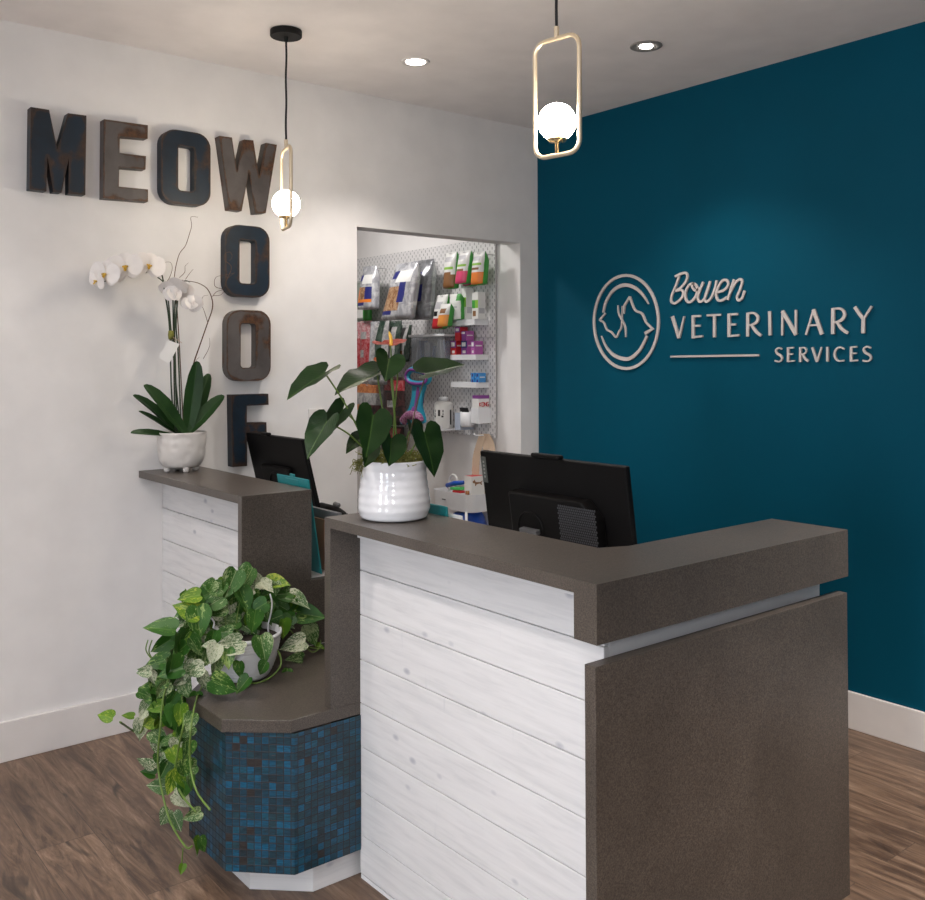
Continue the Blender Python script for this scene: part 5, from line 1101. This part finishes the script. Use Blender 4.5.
# cloth tote on the last hook
tt = thing('hook_rail', (BXF, .20, 1.09), 'white double hook at the bottom right of the pegboard holding the beige straps', 'hook')
hz = at(489, 435.5, 'x', -.2).z
bm = BM(); tube(bm, [(BXF, .235, hz), (-.24, .235, hz), (-.27, .235, hz), (-.275, .235, hz+.012)], .004, 8); obj('rod', bm, PLASTW, tt, smooth=True)
bm = BM()
for (dx, dy, w_) in ((0, .03, .020), (.03, -.005, .016), (.05, -.04, .016)):
    P = [Vector((-.21+dx*.5, .235, hz+.006)), Vector((-.22+dx, .235+dy*.6, hz-.05)), Vector((-.23+dx, .235+dy*1.3, hz-.14)), Vector((-.23+dx, .235+dy*1.6, hz-.30))]
    C_ = catmull(P, 5)
    for a, b_ in zip(C_, C_[1:]): prism(bm, [a+Vector((-.6*w_, .8*w_, 0)), a+Vector((.6*w_, -.8*w_, 0)), b_+Vector((.66*w_, -.88*w_, 0)), b_+Vector((-.66*w_, .88*w_, 0))], (.004, .003, 0))
tag(obj('cloth_straps', bm, TAN, origin=(-.22, .235, hz-.3)), 'beige cotton straps hanging from the hook beside the monitor', 'cloth')

# ------------------------------------------------------------------ trolley
TXa, TXb, TYa, TYb = -.47, -.155, .185, .555; tz = .752
def rr2(x0, x1, y0, y1, r, z, n=6):
    out = []
    for cx, cy, a0 in ((x1-r, y1-r, 0), (x0+r, y1-r, 90), (x0+r, y0+r, 180), (x1-r, y0+r, 270)):
        for k in range(n): a = math.radians(a0+90*k/(n-1)); out.append(Vector((cx+r*math.cos(a), cy+r*math.sin(a), z)))
    return out
TXa = -.345
tro = thing('utility_trolley', (-.25, .36, 0), 'white three-tier utility trolley below the pegboard, partly behind the monitor', 'trolley')
for z in (tz-.10, .42, .12):
    bm = BM(); n = 24; outs = [rr2(TXa+i, TXb-i, TYa+i, TYb-i, .05, zz) for i, zz in ((.008, z), (0, z+.10), (.004, z+.10), (.012, z+.004))]
    R4 = [[bm.verts.new(p) for p in lp] for lp in outs]
    for a, b_ in zip(R4, R4[1:]):
        for i in range(n): bm.faces.new((a[i], a[(i+1) % n], b_[(i+1) % n], b_[i]))
    bm.faces.new(R4[0][::-1]); bm.faces.new(R4[3]); obj('tray', bm, LGREY if False else PLASTW, tro)
for x in (TXa+.012, TXb-.012):
    for y in (TYa+.05, TYb-.05):
        bm = BM(); tube(bm, [(x, y, .05), (x, y, tz-.099)], .008, 8); obj('post', bm, PLASTW, tro, smooth=True)
        bm = BM(); sphere(bm, (x, y, .026), .0255, 12); obj('caster', bm, BLACKP, tro, smooth=True)
bm = BM(); box(bm, TXa-.002, TXa+.001, .41, .44, tz-.050, tz-.044); obj('handle_slot', bm, GREYP, tro)
def tq(px, py, X=-.27): return at(px, py, 'x', X)
# things in the top tray
bm = BM(); c = tq(453.5, 482); bs = [c+Vector((0, math.cos(PI*k/12)*.038, math.sin(PI*k/12)*.045)) for k in range(13)]; bs = [Vector((p.x, p.y, p.z-.004)) for p in bs]
bs = [bs[0]+Vector((0, 0, -.05))]+bs+[bs[-1]+Vector((0, 0, -.05))]; tube(bm, bs, .007, 8); tag(obj('white_ring', bm, PWHT, origin=(c.x, c.y, tz-.09)), 'white arched handle standing in the trolley behind the blue brush', 'pet item')
bm = BM(); a, b_ = tq(447, 485.5, -.30), tq(463, 482.5, -.30); tube(bm, [a, a.lerp(b_, .5)+Vector((0, 0, .004)), b_], [.012, .015, .012], 10); tag(obj('brush', bm, BLUEP, origin=a, smooth=True), 'blue brush lying across the trolley tray', 'brush')
bm = BM(); a, b_ = tq(454, 488, -.30), tq(463.5, 488.6, -.30); obox(bm, (a+b_)/2, (b_-a)/2, Vector((.03, 0, 0)), Vector((0, 0, .008))); tag(obj('green_packet', bm, C('bright_green', .08, .50, .12), origin=a, bev=.004), 'bright green packet in front of the blue brush', 'packet')
bm = BM(); a, b_ = tq(455, 491, -.31), tq(463.5, 492.0, -.31); obox(bm, (a+b_)/2, (b_-a)/2, Vector((.02, 0, 0)), Vector((0, 0, .006))); tag(obj('red_packet', bm, PRED, origin=a, bev=.003), 'small red and white packet at the tray front by the dog carton', 'packet')
bm = BM(); a, b_ = tq(450, 487, -.25), tq(458, 488, -.25); obox(bm, (a+b_)/2, (b_-a)/2, Vector((.02, 0, 0)), Vector((0, 0, .008))); tag(obj('purple_packet', bm, PLIL, origin=a, bev=.003), 'purple packet under the blue brush', 'packet')
zc = tq(470, 476.5, -.30).z; ya_ = tq(464.5, 484, -.30).y; yb_ = tq(471.5, 484, -.30).y; zb_ = tz-.092
dc = thing('dog_carton', (-.26, (ya_+yb_)/2, zb_), 'white carton with red top and a small brown dog picture in the trolley', 'carton')
c_ = pbox('carton_body', None, None, (ya_, yb_, zb_, zc), -.30, -.205, [PWHT, PRED, LGREY], [(.1,.8,.80,.83,2),(.1,.8,.70,.73,2),(.1,.8,.60,.63,2)], [], top=1)
c_.parent = dc; c_.location = Vector(c_.location)-Vector(dc.location)
bm = BM(); yy = yb_-.001
def dp(u, v): return (-.292+u*.075, yy, zc-.055+v*.032)
prism(bm, [dp(*p) for p in ((.05,.55),(.0,.85),(.12,1.0),(.18,1.15),(.24,.95),(.30,.70),(.75,.62),(.95,.85),(.98,.80),(.85,.50),(.90,.10),(.82,.10),(.74,.38),(.38,.32),(.30,.02),(.22,.02),(.24,.40),(.15,.55))], (0, .0008, 0)); obj('dog_picture', bm, PBRN, dc)
bx_ = tq(480, 480, -.2); bm = BM(); box(bm, -.195, -.165, .21, .30, tz-.092, bx_.z+.012); tag(obj('beige_carton', bm, C('beige_card', .55, .38, .27), origin=(-.18, .25, tz-.092)), 'beige carton at the back of the trolley tray', 'carton')
bm = BM(); tube(bm, [(-.325, .235, tz-.02), (-.325, .235, tz+.018)], .012, 10); tag(obj('amber_bottle', bm, C('amber', .25, .09, .02, .2), origin=(-.325, .235, tz-.02), smooth=True), 'tiny amber bottle by the monitor edge in the trolley', 'bottle')
bm = BM(); sphere(bm, (-.25, .33, .545), .11, 20, .95)
for v in bm.verts: v.co += noise.noise_vector(v.co*14)*.03
tag(obj('blue_bag', bm, BLUEP, origin=(-.25, .33, .43), smooth=True), 'crumpled blue plastic bag in the middle tray of the trolley', 'bag')

# ------------------------------------------------------------------ office chair
ch = thing('office_chair', (-1.17, -1.05, 0), 'dark grey office chair tucked behind the desk, its curved back top just above the counter', 'chair')
bm = BM(); pts = []
for j in range(9):
    for i in range(13):
        u = -1+2*i/12; v = j/8; hw = .22*(1-.35*max(0, v-.55)**2*3); pts.append((u, v, hw))
V_ = {}
for s_ in (0, 1):
    for j in range(9):
        for i in range(13):
            u = -1+2*i/12; v = j/8; hw = .225*math.sqrt(max(.05, 1-.55*max(0, (v-.5)*2)**3)); z = .50+.41*v-(.05*u*u*v); x = -1.00+.05*(-u*u)+.05*v+(.035 if s_ else 0)
            V_[(s_, i, j)] = bm.verts.new((x, -1.05+u*hw, z))
for s_ in (0, 1):
    for j in range(8):
        for i in range(12):
            qd = [V_[(s_, i, j)], V_[(s_, i+1, j)], V_[(s_, i+1, j+1)], V_[(s_, i, j+1)]]; bm.faces.new(qd if s_ else qd[::-1])
for i in range(12):
    for j in (0, 8): bm.faces.new((V_[(0, i, j)], V_[(0, i+1, j)], V_[(1, i+1, j)], V_[(1, i, j)]))
for j in range(8):
    for i in (0, 12): bm.faces.new((V_[(0, i, j)], V_[(0, i, j+1)], V_[(1, i, j+1)], V_[(1, i, j)]))
obj('backrest', bm, CHAIRF, ch, smooth=True)
bm = BM(); prism(bm, rr2(-1.42, -1.03, -1.28, -.82, .09, .43), (0, 0, .06)); obj('seat', bm, CHAIRF, ch, bev=.015)
bm = BM(); tube(bm, catmull([(-1.2, -1.05, .40), (-.98, -1.05, .40), (-.93, -1.05, .50), (-.935, -1.05, .62)], 5), .016, 10); obj('back_support', bm, BLACKP, ch, smooth=True)
bm = BM(); tube(bm, [(-1.2, -1.05, .10), (-1.2, -1.05, .428)], .025, 14); obj('gas_column', bm, BLACKP, ch, smooth=True)
for k in range(5):
    a = 2*PI*k/5+.3; e = Vector((-1.2+.28*math.cos(a), -1.05+.28*math.sin(a), .065)); bm = BM(); tube(bm, [(-1.2, -1.05, .12), e], [.022, .014], 8); obj('base_leg', bm, BLACKP, ch, smooth=True)
    bm = BM(); sphere(bm, e+Vector((0, 0, -.035)), .029, 12); obj('caster', bm, BLACKP, ch, smooth=True)

# ------------------------------------------------------------------ light
w = bpy.data.worlds.new('world'); sc.world = w; w.use_nodes = True
w.node_tree.nodes['Background'].inputs['Color'].default_value = (.75, .85, 1, 1); w.node_tree.nodes['Background'].inputs['Strength'].default_value = WORLD
for a, b_ in WINS:
    o = light('daylight', 'AREA', (X0-.3, (a+b_)/2, 1.45), DAY, (.80, .89, 1), 1.8, (0, -PI/2, 0)); o.data.shape = 'RECTANGLE'; o.data.size = 1.8; o.data.size_y = abs(b_-a)
EXTRA = [(-3.4,-.75,.7),(-3.4,-2.1,.9),(-3.4,-3.5,.8),(-5.2,-1.6,.7),(-.95,-3.5,4.5),(-5.2,-4.6,1),(-2.2,-5.4,1.3)]
for i, (x, y, k_) in enumerate(EXTRA): downlight(x, y, EXE*k_, spot=85 if i == 4 else 112, label='recessed ceiling light out of view behind the camera')
light('ceiling_fill', 'SPOT', (-4.5, -2.9, 1.6), UP, (.95, .97, 1), .2, (PI, 0, 0), math.radians(150), .8)  # unseen uplight without a lamp body, added to brighten the ceiling
light('camera_flash', 'POINT', (-3.95, -4.05, 1.72), FLASH, (.97, .98, 1), .12)
light('back_room_lamp', 'AREA', (-1.0, .95, H-.04), BACK, (1, .96, .93), .22)
sc.view_settings.view_transform = 'Standard'; sc.view_settings.look = 'None'; sc.view_settings.exposure = EXPO; sc.view_settings.gamma = 1; sc.view_settings.use_curve_mapping = False
